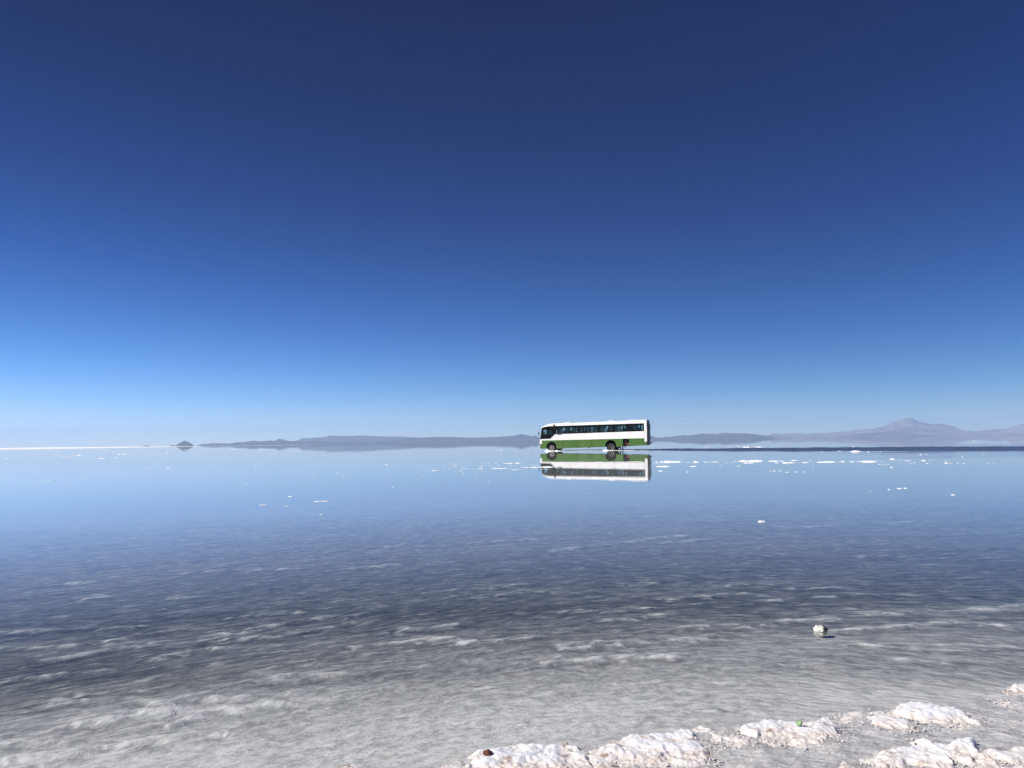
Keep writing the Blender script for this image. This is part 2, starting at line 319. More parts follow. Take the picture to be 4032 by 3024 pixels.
U_, V_ = flow_uv(gx, gy); set_uv(me, np.stack([U_, V_], 1))
for nm_, ar_ in (('ridge_and_shade', ridge), ('salt_patch', patch), ('salt_shelf', shelf_mask(gx, gy))):
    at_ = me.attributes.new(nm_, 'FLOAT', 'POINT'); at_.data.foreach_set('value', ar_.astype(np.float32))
ground = tag(obj('ground', me, M_bed), kind='structure')

# water: the thin brine sheet, level at z = 0
wa = np.linspace(0, 2 * math.pi, 65)[:-1]; wr = np.concatenate([[0.05], np.geomspace(1, 26000, 40)])
A_, R_ = np.meshgrid(wa, wr)
me = fast_mesh('water', np.stack([(np.sin(A_) * R_).ravel(), (np.cos(A_) * R_).ravel(), np.zeros(A_.size)], 1), grid_faces(len(wr), 64, True))
tag(obj('water', me, M_water), kind='structure')

# ------------------------------------------------------------------ wake: churned water trailing from the bus to the right
def mat_wake():
    t = NT('churned_brine'); pos = t.n('NewGeometry').outputs['Position']
    st = t.n('VectorMath', {0: pos, 1: (0.25, 1.0, 1)}, operation='MULTIPLY').outputs[0]
    silt = t.ramp(t.noise(st, 0.5, 5, 0.6), [(0.35, (0.035, 0.045, 0.075)), (0.6, (0.07, 0.075, 0.10)), (0.75, (0.12, 0.115, 0.12))])
    df = t.n('BsdfDiffuse', {'Color': silt}).outputs[0]
    gl = t.n('BsdfGlossy', {'Roughness': 0.25}).outputs[0]
    fr = schlick(t)
    return t.done(t.n('MixShader', {0: t.math('MULTIPLY', fr, 0.75), 1: df, 2: gl}).outputs[0])
far_e = [(4.4, 96.2), (14.8, 96.0), (25, 93.5), (35, 90), (43, 84.5), (50, 78.5), (62, 70), (80, 60)]
near_e = [(4.4, 95.4), (9.5, 94.8), (14.6, 88.5), (18.5, 72.5), (24.8, 69.5), (31.5, 62), (40, 55), (52, 46)]
def resample(P, n):
    P = np.array(P); d = np.concatenate([[0], np.cumsum(np.hypot(*np.diff(P, axis=0).T))]); s = np.linspace(0, d[-1], n)
    return np.stack([np.interp(s, d, P[:, 0]), np.interp(s, d, P[:, 1])], 1)
NS, NW = 520, 110
fe, ne = resample(far_e, NS), resample(near_e, NS)
w = np.linspace(0, 1, NW)[None, :, None]
P = fe[:, None, :] * (1 - w) + ne[:, None, :] * w
px, py = P[..., 0], P[..., 1]; ww = np.broadcast_to(w[..., 0], px.shape)
env = sstep(0, 0.05, ww) * sstep(1.08, 0.80, ww + 0.35 * (fbm(px * 0.12, py * 0.5, 41, 4) - 0.4))
crest = 0.05 * np.exp(-((ww * np.hypot(*(fe - ne).T)[:, None] - 0.5) / 0.5) ** 2)
wz = 0.006 + env * (0.10 * np.abs(fbm(px * 0.8, py * 1.7, 21, 4) - 0.5) + 0.05 * fbm(px * 0.35, py * 2.4, 25, 3)) + crest * sstep(0, 0.03, ww) * fbm(px * .6, py * .6, 3, 2) * 1.6
wz = np.where((ww <= 0) | (ww >= 1), -0.01, wz) - 0.012 * (1 - sstep(0.0, 0.25, env)) * (ww > 0.3)
me = fast_mesh('wake', np.stack([px.ravel(), py.ravel(), wz.ravel()], 1), grid_faces(NS, NW))
tag(obj('wake_water', me, mat_wake()), kind='structure')

# ------------------------------------------------------------------ hills and islands on the horizon
HILLS = {
 'near_hills': (14000, 0.5, [(-5326,8),(-5241,25),(-5149,30),(-5056,38),(-4994,40),(-4901,36),(-4792,27),(-4715,40),(-4622,54),(-4529,47),(-4467,63),(-4374,74),(-4250,61),(-4080,73),(-4002,64),(-3785,59),(-3661,54),(-3475,42),(-3351,56),(-3165,36),(-2979,36),(-2818,42),(-2574,48),(-2382,27),(-2243,35),(-2034,46),(-1859,61),(-1720,85),(-1510,88),(-1266,97),(-1022,89),(-639,77),(-290,84),(-116,91),(24,99),(129,126),(233,107),(320,85),(382,98),(459,57),(581,33),(720,19),(859,8)]),
 'back_hills': (26000, 0.4, [(-7700,0),(-7576,40),(-7433,124),(-7332,192),(-7203,162),(-7058,125),(-6914,100),(-6771,116),(-6656,163),(-6541,205),(-6397,174),(-6282,193),(-6167,211),(-5965,209),(-5764,258),(-5389,250),(-5101,243),(-4748,259),(-4100,218),(-3453,203),(-3064,169),(-2481,155),(-1898,176),(-1510,136),(-1187,83),(-900,10)]),
 'right_hills': (16000, 0.5, [(863,1),(1500,30),(2427,53),(2569,58),(2710,63),(2781,41),(2834,40),(2958,51),(3064,51),(3171,68),(3313,82),(3384,72),(3508,88),(3668,107),(3774,99),(3880,104),(3933,91),(4022,113),(4129,121),(4199,106),(4306,104),(4447,101),(4571,90),(4695,81),(4800,59),(4906,47),(4976,35),(5064,8)]),
 'volcano': (38000, 0.45, [(11297,10),(11397,42),(11610,114),(11865,208),(12327,189),(12833,212),(13379,184),(13588,170),(13927,208),(14347,205),(14643,245),(14834,256),(15184,254),(15668,331),(15931,328),(16194,350),(16545,368),(16898,450),(17254,577),(17522,692),(17786,723),(17965,800),(18142,841),(18317,839),(18488,758),(18616,677),(18919,599),(19309,537),(19574,582),(19878,521),(20179,429),(20479,294),(20739,239),(21173,189),(21612,214),(22185,294),(22535,289),(22934,393),(23430,496),(23952,599),(24698,633),(25563,446),(26864,255),(28595,0)]),
 'foothills': (30000, 0.4, [(11704,22),(12120,68),(12398,110),(12918,158),(13264,167),(13609,170),(13953,137),(14297,105),(14813,71),(15329,26),(15845,5)]),
 'cone_island': (9000, 0.8, [(-3658,2),(-3634,20),(-3609,34),(-3579,49),(-3559,56),(-3534,49),(-3509,36),(-3479,19),(-3455,3)]),
 'low_island': (11000, 0.6, [(-4545,2),(-4532,9),(-4502,12),(-4457,9),(-4440,2)]),
 'far_islet': (11000, 0.6, [(-4902,2),(-4872,12),(-4835,13),(-4804,2)]),
}
HM = {'near_hills': mat_hill('hazed_brown_rock', (0.035, 0.037, 0.05), (0.10, 0.088, 0.10), 0.004),  # hill rock colours carry a painted blue-lavender haze tint; island rock is plain
      'back_hills': mat_hill('hazed_grey_rock', (0.07, 0.07, 0.08), (0.11, 0.11, 0.12), 0.0015),
      'right_hills': mat_hill('hazed_brown_rock_b', (0.035, 0.037, 0.05), (0.11, 0.095, 0.11), 0.004),
      'volcano': mat_hill('hazed_red_rock', (0.11, 0.09, 0.105), (0.28, 0.235, 0.26), 0.0012),
      'foothills': mat_hill('hazed_dark_rock', (0.08, 0.07, 0.085), (0.15, 0.125, 0.13), 0.003),
      'island': mat_hill('island_rock', (0.035, 0.035, 0.03), (0.10, 0.09, 0.075), 0.02)}
NEWD = {'near_hills': 19500, 'back_hills': 23500, 'right_hills': 18500, 'volcano': 24000, 'foothills': 22000, 'cone_island': 14500, 'low_island': 16000, 'far_islet': 16000}
for k, (Y0, dep, pts) in HILLS.items():
    q_ = NEWD.get(k, Y0) / Y0; Y0 *= q_; pts = [(a * q_, b * q_) for a, b in pts]
    pts = sorted(pts); xs = np.array([p[0] for p in pts], float); zs = np.array([p[1] for p in pts], float)
    W = xs[-1] - xs[0]; nx = 420; x = np.linspace(xs[0], xs[-1], nx); base = np.interp(x, xs, zs)
    Hm = zs.max(); base = np.clip(base + (fbm(x / W * 90, x * 0, 5, 3) - 0.5) * Hm * 0.05, 0, None)
    half = max(W * 0.06, Hm * 4.0) if 'is' not in k else W * 0.5
    tt = np.concatenate([np.linspace(-1, 0, 34), np.linspace(0.08, 1, 12)])
    TT, XX = np.meshgrid(tt, x, indexing='ij'); B = np.broadcast_to(base, TT.shape)
    n = np.abs(fbm(XX / Hm * 0.55, TT * half / Hm * 0.35, 31, 5) - 0.5) * 2
    prof = (1 - np.abs(TT)) ** 0.9 * (1 - 0.5 * n * sstep(0.02, 0.4, np.abs(TT)) * (1 - 0.3 * np.abs(TT)))
    Z = B * prof * (np.abs(TT) < 0.999) - 3 * (np.abs(TT) >= 0.999)
    Yv = Y0 * 1.0 + TT * half
    Xv = XX * (Yv / Y0)
    me = fast_mesh(k, np.stack([Xv.ravel(), Yv.ravel(), (Z * 1.0).ravel()], 1), grid_faces(len(tt), nx))
    tag(obj(k if k in ('volcano', 'cone_island') else k, me, HM.get(k, HM['island'])), kind='structure')

# far dry salt bank: the bright white line below the sky at the left
n = 500; x = np.linspace(-1400, -300, n); hgt = 1.5 * sstep(-520, -860, x) ** 0.7 * (0.85 + 0.3 * fbm(x * 0.02, x * 0, 2, 3)) + 0.16 * sstep(-300, -420, x)
rows_ = []
for dy, s in ((-60, -0.2), (-40, 0.5), (-10, 0.95), (0, 1.0), (30, 0.9), (60, -0.2)):
    rows_.append(np.stack([x, 1450 + dy + 0 * x, np.where(s < 0, -0.1, hgt * s)], 1))
me = fast_mesh('salt_bank', np.concatenate(rows_), grid_faces(6, n))
tag(obj('salt_flat', me, M_lump), kind='structure')

# ------------------------------------------------------------------ near salt mounds
def sdist(x, y, poly):
    """distance inside the polygon (positive inside)"""
    P = np.array(poly); Q = np.roll(P, -1, 0); d = np.full(x.shape, 1e9); ins = np.zeros(x.shape, bool)
    for (ax, ay), (bx, by) in zip(P, Q):
        ex, ey = bx - ax, by - ay; t = np.clip(((x - ax) * ex + (y - ay) * ey) / (ex * ex + ey * ey + 1e-12), 0, 1)
        d = np.minimum(d, np.hypot(x - ax - t * ex, y - ay - t * ey))
        c = ((ay > y) != (by > y)) & (x < (bx - ax) * (y - ay) / (by - ay + 1e-12) + ax); ins ^= c
    return np.where(ins, d, -d)
def mound_mesh(name, poly, Hh, rough=1.0, step=0.0045, edge=0.035, crumb=0.35):
    P = np.array(poly); x0, y0 = P.min(0) - 0.05; x1, y1 = P.max(0) + 0.05
    nx, ny = int((x1 - x0) / step) + 1, int((y1 - y0) / step) + 1
    X, Y = np.meshgrid(np.linspace(x0, x1, nx), np.linspace(y0, y1, ny))
    wx = (fbm(X * 11, Y * 11, 51, 4) - 0.5) * 0.10; wy = (fbm(X * 11, Y * 11, 57, 4) - 0.5) * 0.10
    s = sdist(X + wx, Y + wy, poly) + (fbm(X * 45, Y * 45, 59, 3) - 0.5) * 0.022
    # top is a flat crust, the camera side breaks down in crumbs
    d, v = worley(X * 55, Y * 55, 3); d2, v2 = worley(X * 24, Y * 24, 9)
    gran = (v - 0.5) * 0.009 + (v2 - 0.5) * 0.014 - d * 0.005
    ymid = np.mean(P[:, 1]); low = sstep(0.02, -0.08, Y - ymid + (fbm(X * 9, Y * 9, 4, 2) - 0.5) * 0.1)
    und = fbm(X * 11, Y * 11, 61, 4)
    z = Hh * 0.45 * sstep(0.0, edge, s) * (0.25 + 1.4 * und) * (1 - 0.6 * low) + gran * (crumb + (1 - crumb) * low) * rough * sstep(-0.01, 0.02, s)
    z = z - 0.005 - 0.03 * sstep(0.0, -0.03, s)
    z += (fbm(X * 90, Y * 90, 71, 3) - 0.5) * 0.004
    keep = (s > -0.032)
    F = grid_faces(ny, nx); kf = keep.ravel()[F].all(1); F = F[kf]
    used = np.unique(F); remap = -np.ones(nx * ny, int); remap[used] = np.arange(len(used))
    V = np.stack([X.ravel(), Y.ravel(), z.ravel()], 1)[used]
    me = fast_mesh(name, V, remap[F]); at_ = me.attributes.new('dirt', 'FLOAT', 'POINT')
    dirt = np.clip(low * 1.1 + sstep(0.022, 0.0, s) * 0.8, 0, 1)
    at_.data.foreach_set('value', dirt.ravel()[used].astype(np.float32)); return me
MOUNDS = [
 ('small white salt mound cut by the bottom edge, leftmost of the shore mounds', 0.035, [(-0.64,2.954),(-0.633,2.98),(-0.616,2.992),(-0.56,3.002),(-0.515,2.966),(-0.49,2.914),(-0.529,2.80),(-0.63,2.80)]),
 ('long white salt mound carrying the red-brown pebble at its left tip', 0.045, [(-0.23,2.97),(-0.149,3.07),(-0.097,3.11),(-0.03,3.145),(-0.016,3.165),(0.067,3.187),(0.15,3.186),(0.216,3.145),(0.27,3.07),(0.29,3.0),(0.275,2.90),(0.21,2.80),(0.086,2.74),(-0.034,2.74),(-0.12,2.80),(-0.2,2.9)]),
 ('broad white salt mound between the pebble mound and the green cap mound', 0.045, [(0.292,3.087),(0.347,3.157),(0.398,3.229),(0.494,3.26),(0.574,3.267),(0.648,3.285),(0.693,3.263),(0.697,3.185),(0.70,3.08),(0.703,2.99),(0.654,2.965),(0.582,2.95),(0.481,2.95),(0.389,2.98),(0.319,3.01)]),
 ('thin crooked salt ridge joining the broad mound and the green cap mound', 0.022, [(0.714,3.325),(0.767,3.358),(0.79,3.275),(0.822,3.248),(0.89,3.243),(0.889,3.19),(0.851,3.137),(0.795,3.14),(0.755,3.19),(0.728,3.275)]),
 ('white salt mound with the green cap lying on it', 0.045, [(0.862,3.32),(0.919,3.367),(0.943,3.385),(1.023,3.385),(1.103,3.369),(1.167,3.394),(1.213,3.455),(1.257,3.457),(1.277,3.411),(1.266,3.32),(1.244,3.251),(1.182,3.169),(1.114,3.139),(1.032,3.15),(0.955,3.161),(0.9,3.198),(0.876,3.257)]),
 ('tiny salt knob just right of the green cap mound', 0.022, [(1.285,3.458),(1.348,3.475),(1.365,3.437),(1.322,3.373),(1.275,3.39)]),
 ('crumbly cream salt ridge in front of the oval white mound', 0.028, [(1.4,3.445),(1.459,3.48),(1.498,3.456),(1.519,3.393),(1.568,3.355),(1.554,3.293),(1.48,3.236),(1.441,3.28),(1.418,3.335),(1.39,3.398)]),
 ('oval white salt mound with a brown rim, farthest of the shore mounds', 0.045, [(1.506,3.475),(1.575,3.54),(1.631,3.59),(1.69,3.60),(1.749,3.565),(1.817,3.51),(1.851,3.46),(1.868,3.40),(1.844,3.35),(1.751,3.33),(1.672,3.35),(1.6,3.39),(1.549,3.44)]),
 ('rounded salt mound with a dark crack along its front, near the bottom right corner', 0.045, [(1.222,2.97),(1.277,3.02),(1.323,3.057),(1.404,3.10),(1.464,3.108),(1.52,3.08),(1.55,3.03),(1.53,2.95),(1.488,2.90),(1.422,2.905),(1.353,2.93),(1.265,2.91),(1.225,2.93)]),
 ('jagged white salt ridge running down to the right of the cracked mound', 0.05, [(1.475,3.17),(1.538,3.18),(1.582,3.15),(1.631,3.17),(1.675,3.17),(1.69,3.126),(1.66,3.066),(1.66,3.022),(1.69,2.98),(1.70,2.92),(1.60,2.885),(1.57,2.94),(1.56,3.0),(1.53,3.06),(1.488,3.12)]),
 ('small white salt knob at the bottom edge left of the cracked mound', 0.03, [(1.092,2.915),(1.141,2.968),(1.175,2.96),(1.168,2.90),(1.124,2.81),(1.069,2.81)]),
 ('salt hump with a brown top at the right edge of the photo', 0.03, [(2.187,3.79),(2.257,3.83),(2.306,3.84),(2.40,3.828),(2.38,3.72),(2.285,3.706),(2.227,3.708),(2.17,3.731)]),
 ('low white salt knob at the bottom edge below the green cap mound', 0.02, [(0.857,2.909),(0.914,2.934),(0.931,2.881),(0.888,2.82),(0.844,2.84)]),
 ('flat white salt ridge touching the right edge of the photo', 0.03, [(1.645,3.051),(1.698,3.096),(1.755,3.079),(1.835,3.091),(1.935,3.067),(1.94,2.96),(1.822,2.938),(1.761,2.945),(1.698,2.971)]),
 ('crumbled salt heap filling the bottom right corner', 0.022, [(1.588,2.90),(1.643,2.925),(1.708,2.915),(1.80,2.90),(1.88,2.82),(1.75,2.72),(1.575,2.74),(1.52,2.84)]),
]
MOUNDS += [
 ('low beige crust linking the pebble mound and the broad mound', 0.020, [(0.25,3.08),(0.33,3.15),(0.37,3.10),(0.36,2.98),(0.33,2.86),(0.26,2.86),(0.27,3.0)]),
 ('low beige crust trailing off to the left of the pebble mound', 0.018, [(-0.46,2.84),(-0.33,2.95),(-0.22,3.03),(-0.17,2.97),(-0.2,2.80),(-0.34,2.72),(-0.46,2.76)]),
 ('low brown-rimmed crust between the green cap mound and the oval mound', 0.016, [(1.30,3.44),(1.38,3.50),(1.47,3.53),(1.53,3.50),(1.46,3.44),(1.38,3.42)]),
 ('small submerged pale crust in front of the right edge hump', 0.014, [(2.02,3.60),(2.10,3.64),(2.20,3.62),(2.22,3.56),(2.10,3.56)])]
for i, (lab, Hh, poly) in enumerate(MOUNDS):
    me = mound_mesh('salt_mound', poly, Hh, edge=0.03)
    tag(obj('salt_mound', me, M_salt), lab, 'salt mound', 'salt mounds along the near shore')

# loose crumbs of salt between the mounds (uncountable litter)
def chunk(bm, c, r, rg):
    m = bmesh.ops.create_icosphere(bm, subdivisions=1, radius=r)
    q = Matrix.Rotation(rg.uniform(0, 6.3), 4, 'Z') @ Matrix.Rotation(rg.uniform(0, 6.3), 4, 'X')
    for v in m['verts']:
        v.co = q @ (v.co * rg.uniform(0.7, 1.25)); v.co.z *= 0.6; v.co += Vector(c)
rg = random.Random(9)
bm = bmesh.new()
for lab_, Hh_, poly_ in MOUNDS:
    ym_ = sum(p[1] for p in poly_) / len(poly_)
    for (ax, ay), (bx, by) in zip(poly_, poly_[1:] + poly_[:1]):
        if min(ay, by) > ym_ + 0.01: continue
        for k in range(int(math.hypot(bx - ax, by - ay) * 200)):
            f_ = rg.random(); x_, y_ = ax + (bx - ax) * f_ + rg.gauss(0, 0.02), ay + (by - ay) * f_ + rg.gauss(-0.005, 0.028)
            chunk(bm, (x_, y_, rg.uniform(-0.006, 0.001)), rg.choice((0.003, 0.004, 0.004, 0.006)), rg)
tag(obj('salt_crumbs', bm_mesh(bm, 'salt_crumbs'), mat_salt('salt_crumb_white', 0.6, (0.58, 0.55, 0.54))), 'loose grainy salt crumbs littering the wet shore between the white mounds', 'salt crumbs', kind='stuff')

# ------------------------------------------------------------------ stone, pebble, cap
def rock_mesh(name, r, seed, sub=4, amp=0.35, flat=(1, 0.8, 0.75), freq=2.0):
    bm = bmesh.new(); bmesh.ops.create_icosphere(bm, subdivisions=sub, radius=1)
    from mathutils import noise as mn
    for v in bm.verts:
        p = v.co.copy(); o = Vector((seed * 3.1, seed, 0))
        d = 1 + amp * mn.noise(p * freq + o) + amp * 0.45 * mn.noise(p * freq * 2.7 + o) + amp * 0.25 * mn.noise(p * freq * 6 + o)
        v.co = Vector((p.x * flat[0], p.y * flat[1], p.z * flat[2])) * d * r
    return bm_mesh(bm, name, True)
def mat_stone():
    t = NT('pitted_stone'); oc = t.n('TexCoord').outputs['Object']
    x_ = t.n('SeparateXYZ', {0: oc}).outputs[0]
    n1 = t.noise(oc, 45, 4, 0.6); side = t.maprange(x_, -0.005, 0.03, 0.0, 0.22)
    dark = t.maprange(t.math('ADD', n1, side), 0.60, 0.66)
    c = t.mixc(dark, (0.60, 0.585, 0.52), (0.03, 0.028, 0.025))
    bp = t.n('Bump', {'Height': n1, 'Strength': 1.0, 'Distance': 0.006}).outputs[0]
    return t.done(t.n('BsdfPrincipled', {'Base Color': c, 'Roughness': 0.8, 'Normal': bp}).outputs[0])
o = tag(obj('stone', rock_mesh('stone', 0.032, 11.3, 4, 0.45, (1.15, 0.80, 0.80), 1.9), mat_stone()), 'pitted cream and black stone standing alone in the shallow water', 'stone')
o.location = (1.785, 4.93, 0.006)
o = tag(obj('pebble', rock_mesh('pebble', 0.0135, 8.1, 3, 0.45, (1.15, 0.9, 0.75)), simple('rust_stone', (0.17, 0.045, 0.02), 0.6, (0.03, 0.012, 0.01), 0.9, 90, bump=0.6)), 'dark red-brown pebble on the left tip of a white salt mound', 'pebble')
o.location = (-0.105, 3.045, 0.022)
# crimped bottle cap lying half on its side
bm = bmesh.new(); nseg = 42; rings = [(0.0, 0.0062), (0.009, 0.0064), (0.0125, 0.0058), (0.0142, 0.0025), (0.0158, 0.0)]
vs = []
for r_, z_ in rings[1:]:
    vs.append([bm.verts.new(((r_ + (0.0009 * math.cos(k * math.pi) if r_ > 0.014 else 0)) * math.cos(2 * math.pi * k / nseg), (r_ + (0.0009 * math.cos(k * math.pi) if r_ > 0.014 else 0)) * math.sin(2 * math.pi * k / nseg) , z_ + 0.25 * r_ * abs(math.cos(2 * math.pi * k / nseg)) ** 3)) for k in range(nseg)])
top = bm.verts.new((0, 0, 0.0062))
for k in range(nseg):
    k2 = (k + 1) % nseg; bm.faces.new((top, vs[0][k], vs[0][k2]))
    for a, b in zip(vs[:-1], vs[1:]): bm.faces.new((a[k], b[k], b[k2], a[k2]))
me = bm_mesh(bm, 'bottle_cap', True)
cap = tag(obj('bottle_cap', me, simple('green_enamel', (0.19, 0.34, 0.14), 0.5, (0.03, 0.07, 0.03), 0.9, 110)), 'small bright green bottle cap lying on a white salt mound', 'bottle cap')
cap.location = (1.098, 3.300, 0.025); cap.rotation_euler = (R(48), R(-24), R(-20)); cap.scale = (0.75, 0.75, 0.75)
md = cap.modifiers.new('thick', 'SOLIDIFY'); md.thickness = 0.0008

# ------------------------------------------------------------------ salt lumps and strips on the water
def lump_mesh(seed):
    from mathutils import noise as mn
    bm = bmesh.new(); bmesh.ops.create_icosphere(bm, subdivisions=3, radius=0.5)
    for v in bm.verts:
        p = v.co.copy(); d = 1 + 0.5 * mn.noise(p * 3 + Vector((seed * 7, 0, 0))) + 0.3 * mn.noise(p * 8 + Vector((seed * 5, 1, 0)))
        v.co = Vector((p.x * d, p.y * d * 0.8, max(p.z * d, -0.08) * 2))
    return bm_mesh(bm, 'salt_lump', False)
LM = [lump_mesh(i + 1) for i in range(7)]
for m_ in LM: m_.materials.append(M_lump)
ZL = {'l': ('white salt lump on the calm water left of centre, below the bright shore line', 'salt lumps scattered on the left water'),
      'm': ('tiny white salt lump on the water below the long low hills', 'salt lumps below the long hills'),
      'n': ('tiny white salt lump scattered left of the bus reflection', 'salt lumps left of the bus reflection'),
      'p': ('tiny white salt lump on the water just left of the bus front', 'salt lumps beside the bus front'),
      'q': ('tiny white salt lump in the darker water nearer than the bus reflection', 'salt lumps in the nearer left water'),
      'r': ('white salt lump in the nearer water on the right side', 'salt lumps in the nearer right water'),
      'c': ('white salt lump close to the right of the bus reflection', 'salt lumps right of the bus reflection'),
      'd': ('white salt lump right of the bus reflection around the broken salt strips', 'salt lumps round the broken strips'),
      'e': ('white salt lump on the blue water below the volcano', 'salt lumps below the volcano'),
      'f': ('white salt lump in or near the dark churned water at right', 'salt lumps in the churned water'),
      'g': ('tiny white salt lump beyond the dark churned water right of the bus', 'salt lumps beyond the wake'),
      'h': ('tiny white salt lump far off beyond the wake below the volcano', 'salt lumps far off at right')}
def lump(x, y, w, h, zone, label=None, k=None):
    o = obj('salt_lump', LM[(k if k is not None else random.randrange(7))])
    o.location = (x, y, 0.0); o.rotation_euler = (0, 0, random.uniform(-0.5, 0.5)); o.scale = (w, max(w * 0.5, min(w, 0.07)), h * 0.6 + 0.003)
    lab, grp = ZL[zone]
    return tag(o, label or lab, 'salt lump', grp)
LUMPS = [('c',5.32,30.02,.17,.023),('c',6.01,28.78,.08,.018),('c',7.51,34.59,.32,.021),('c',8.92,35.82,.08,.016),('c',9.83,38.22,.07,.018),('c',10.13,50.89,.06,.023),('d',7.34,27.09,.03,.012),('d',8.83,28.55,.05,.018),('d',8.99,28.67,.09,.022),('d',9.07,27.53,.1,.021),('d',9.21,28.67,.12,.018),('d',9.29,34.32,.17,.016),('d',9.35,27.51,.1,.013),('d',9.6,27.5,.06,.017),('d',10.09,38.26,.05,.018),('d',11.57,32.11,.08,.015),('d',14.71,41.15,.09,.019),('e',13.88,30.52,.12,.023),('e',14.39,34.34,.04,.016),('e',15.0,34.05,.1,.016),('e',15.12,34.0,.04,.016),('e',15.32,34.04,.23,.016),('e',16.44,34.37,.13,.016),('e',17.09,35.42,.11,.016),('e',17.1,34.34,.14,.016),('e',17.97,34.36,.36,.032),('e',18.22,34.08,.05,.016),('e',18.35,33.87,.07,.021),('e',18.66,39.57,.07,.018),('e',18.81,39.48,.11,.012),('e',18.94,40.65,.09,.019),('e',18.94,41.52,.2,.045),('e',19.01,38.0,.06,.012),('e',19.05,38.56,.21,.041),('e',19.08,41.21,.05,.019),('e',19.24,33.72,.14,.021),('e',19.41,33.64,.07,.01),('e',19.53,37.53,.16,.017),('f',24.43,45.21,.06,.028),('f',24.74,66.61,.1,.05),('f',25.26,51.51,.13,.04),('f',25.5,51.31,.06,.03),('f',26.47,61.9,.13,.06),('f',27.6,62.42,.1,.05),('f',28.2,49.77,.14,.03),('g',27.97,119.81,.59,.055),('g',28.96,111.98,.21,.034),('g',30.95,117.79,.18,.036),('g',31.65,116.3,.29,.053),('g',32.87,98.47,.15,.04),('g',33.96,103.97,.13,.032),('h',39.14,95.45,.23,.073),('h',47.93,103.34,.16,.048),('h',83.2,149.89,.46,.115),('h',83.24,147.89,.18,.068),('h',84.57,145.87,.18,.067),('h',84.61,142.77,.26,.066),('l',-136.85,278.65,.77,.085),('l',-97.77,248.22,.69,.076),('l',-62.61,113.27,.21,.052),('l',-62.0,113.54,.31,.052),('l',-61.03,115.03,.18,.053),('l',-60.09,115.05,.71,.071),('l',-57.71,124.76,1.07,.077),('l',-55.29,90.83,.5,.042),('l',-53.8,122.27,.37,.037),('l',-53.59,123.91,.23,.057),('l',-52.24,125.52,.38,.058),('l',-51.49,131.9,.2,.061),('l',-51.28,136.09,.33,.063),('l',-50.09,113.21,.17,.052),('l',-40.32,84.45,.26,.052),('l',-31.21,68.07,.15,.021),('l',-30.15,67.46,.19,.021),('l',-18.96,43.43,.11,.02),('l',-17.98,43.33,.19,.027),('l',-15.67,30.16,.07,.014),('m',-71.98,213.5,1.44,.098),('m',-65.24,214.17,.53,.066),('m',-64.85,216.21,.46,.099),('m',-61.99,209.58,.51,.064),('m',-54.28,187.54,.4,.086),('m',-49.45,191.91,.41,.088),('m',-37.92,143.2,.22,.044),('m',-37.3,138.46,.21,.042),('m',-37.1,142.26,.26,.065),('m',-36.45,141.52,.26,.065),('m',-18.58,81.42,.2,.037),('m',-16.53,173.69,.21,.08),('m',-13.33,43.06,.11,.026),('m',-10.89,47.73,.07,.022),('m',-10.21,69.56,.11,.021),('m',-8.62,32.72,.04,.015),('m',-8.06,43.25,.08,.013),('m',-7.46,43.35,.11,.013),('m',-7.44,30.88,.08,.014),('m',-6.76,31.9,.1,.02),('m',-6.63,43.53,.19,.027),('m',-6.06,45.27,.06,.014),('m',-5.72,27.86,.04,.013),('m',-5.61,25.14,.04,.012),('m',-5.56,27.81,.04,.013),('m',-4.79,71.52,.15,.022),('m',-4.53,41.1,.1,.019),('n',-3.33,43.14,.05,.013),('n',-3.29,39.36,.07,.024),('n',-3.12,32.32,.05,.015),('n',-3.01,27.82,.04,.013),('n',-3.0,43.38,.21,.027),('n',-2.74,39.29,.14,.018),('n',-2.74,43.25,.05,.013),('n',-2.7,35.56,.08,.016),('n',-2.47,39.83,.11,.012),('n',-2.02,32.47,.16,.015),('n',-1.8,30.0,.06,.018),('n',-1.8,43.4,.05,.013),('n',-1.75,39.18,.05,.012),('n',-1.57,43.69,.16,.02),('n',-1.47,39.05,.11,.018),('n',-1.3,43.56,.11,.013),('n',-1.26,33.24,.04,.015),('n',-1.25,27.93,.03,.013),('n',-1.08,39.38,.12,.018),('n',-.91,43.77,.12,.013),('n',-.71,23.88,.04,.011),('n',.9,40.03,.1,.012),('n',1.09,39.93,.1,.012),('p',-2.4,119.33,.15,.037),('p',-1.55,111.11,.31,.068),('p',.4,115.57,.11,.035),('p',2.75,102.02,.19,.078),('q',-15.78,28.1,.1,.013),('q',-15.62,28.05,.08,.013),('q',-15.45,26.71,.08,.008),('q',-7.66,23.76,.05,.011),('q',-7.6,23.84,.06,.011),('q',-4.86,18.15,.08,.011),('q',-4.72,15.74,.12,.01),('q',-4.2,15.31,.04,.012),('q',-4.15,15.3,.03,.012),('q',-3.1,13.43,.04,.01),('q',-3.09,21.36,.06,.01),('q',-1.26,28.04,.03,.013),('q',-1.0,22.79,.03,.01),('r',7.36,27.17,.04,.012),('r',7.45,17.39,.03,.008),('r',8.02,17.81,.05,.011),('r',8.42,18.18,.11,.011),('r',8.56,18.2,.07,.014),('r',9.01,27.4,.12,.017)]
for z_, x_, y_, w_, h_ in LUMPS: lump(x_, y_, w_, h_, z_)
lump(3.37, 11.35, 0.125, 0.022, 'r', 'largest flat white salt lump in the open water right of centre')
lump(8.41, 15.95, 0.075, 0.014, 'r', 'single white salt lump alone in the blue-grey water at far right')
lump(-3.79, 16.46, 0.24, 0.012, 'q', 'widest thin white salt plate in the darker water left of centre')
lump(-57.98, 123.2, 0.95, 0.12, 'l', 'tallest white salt lump at left, pointed, beside a long pale plate')
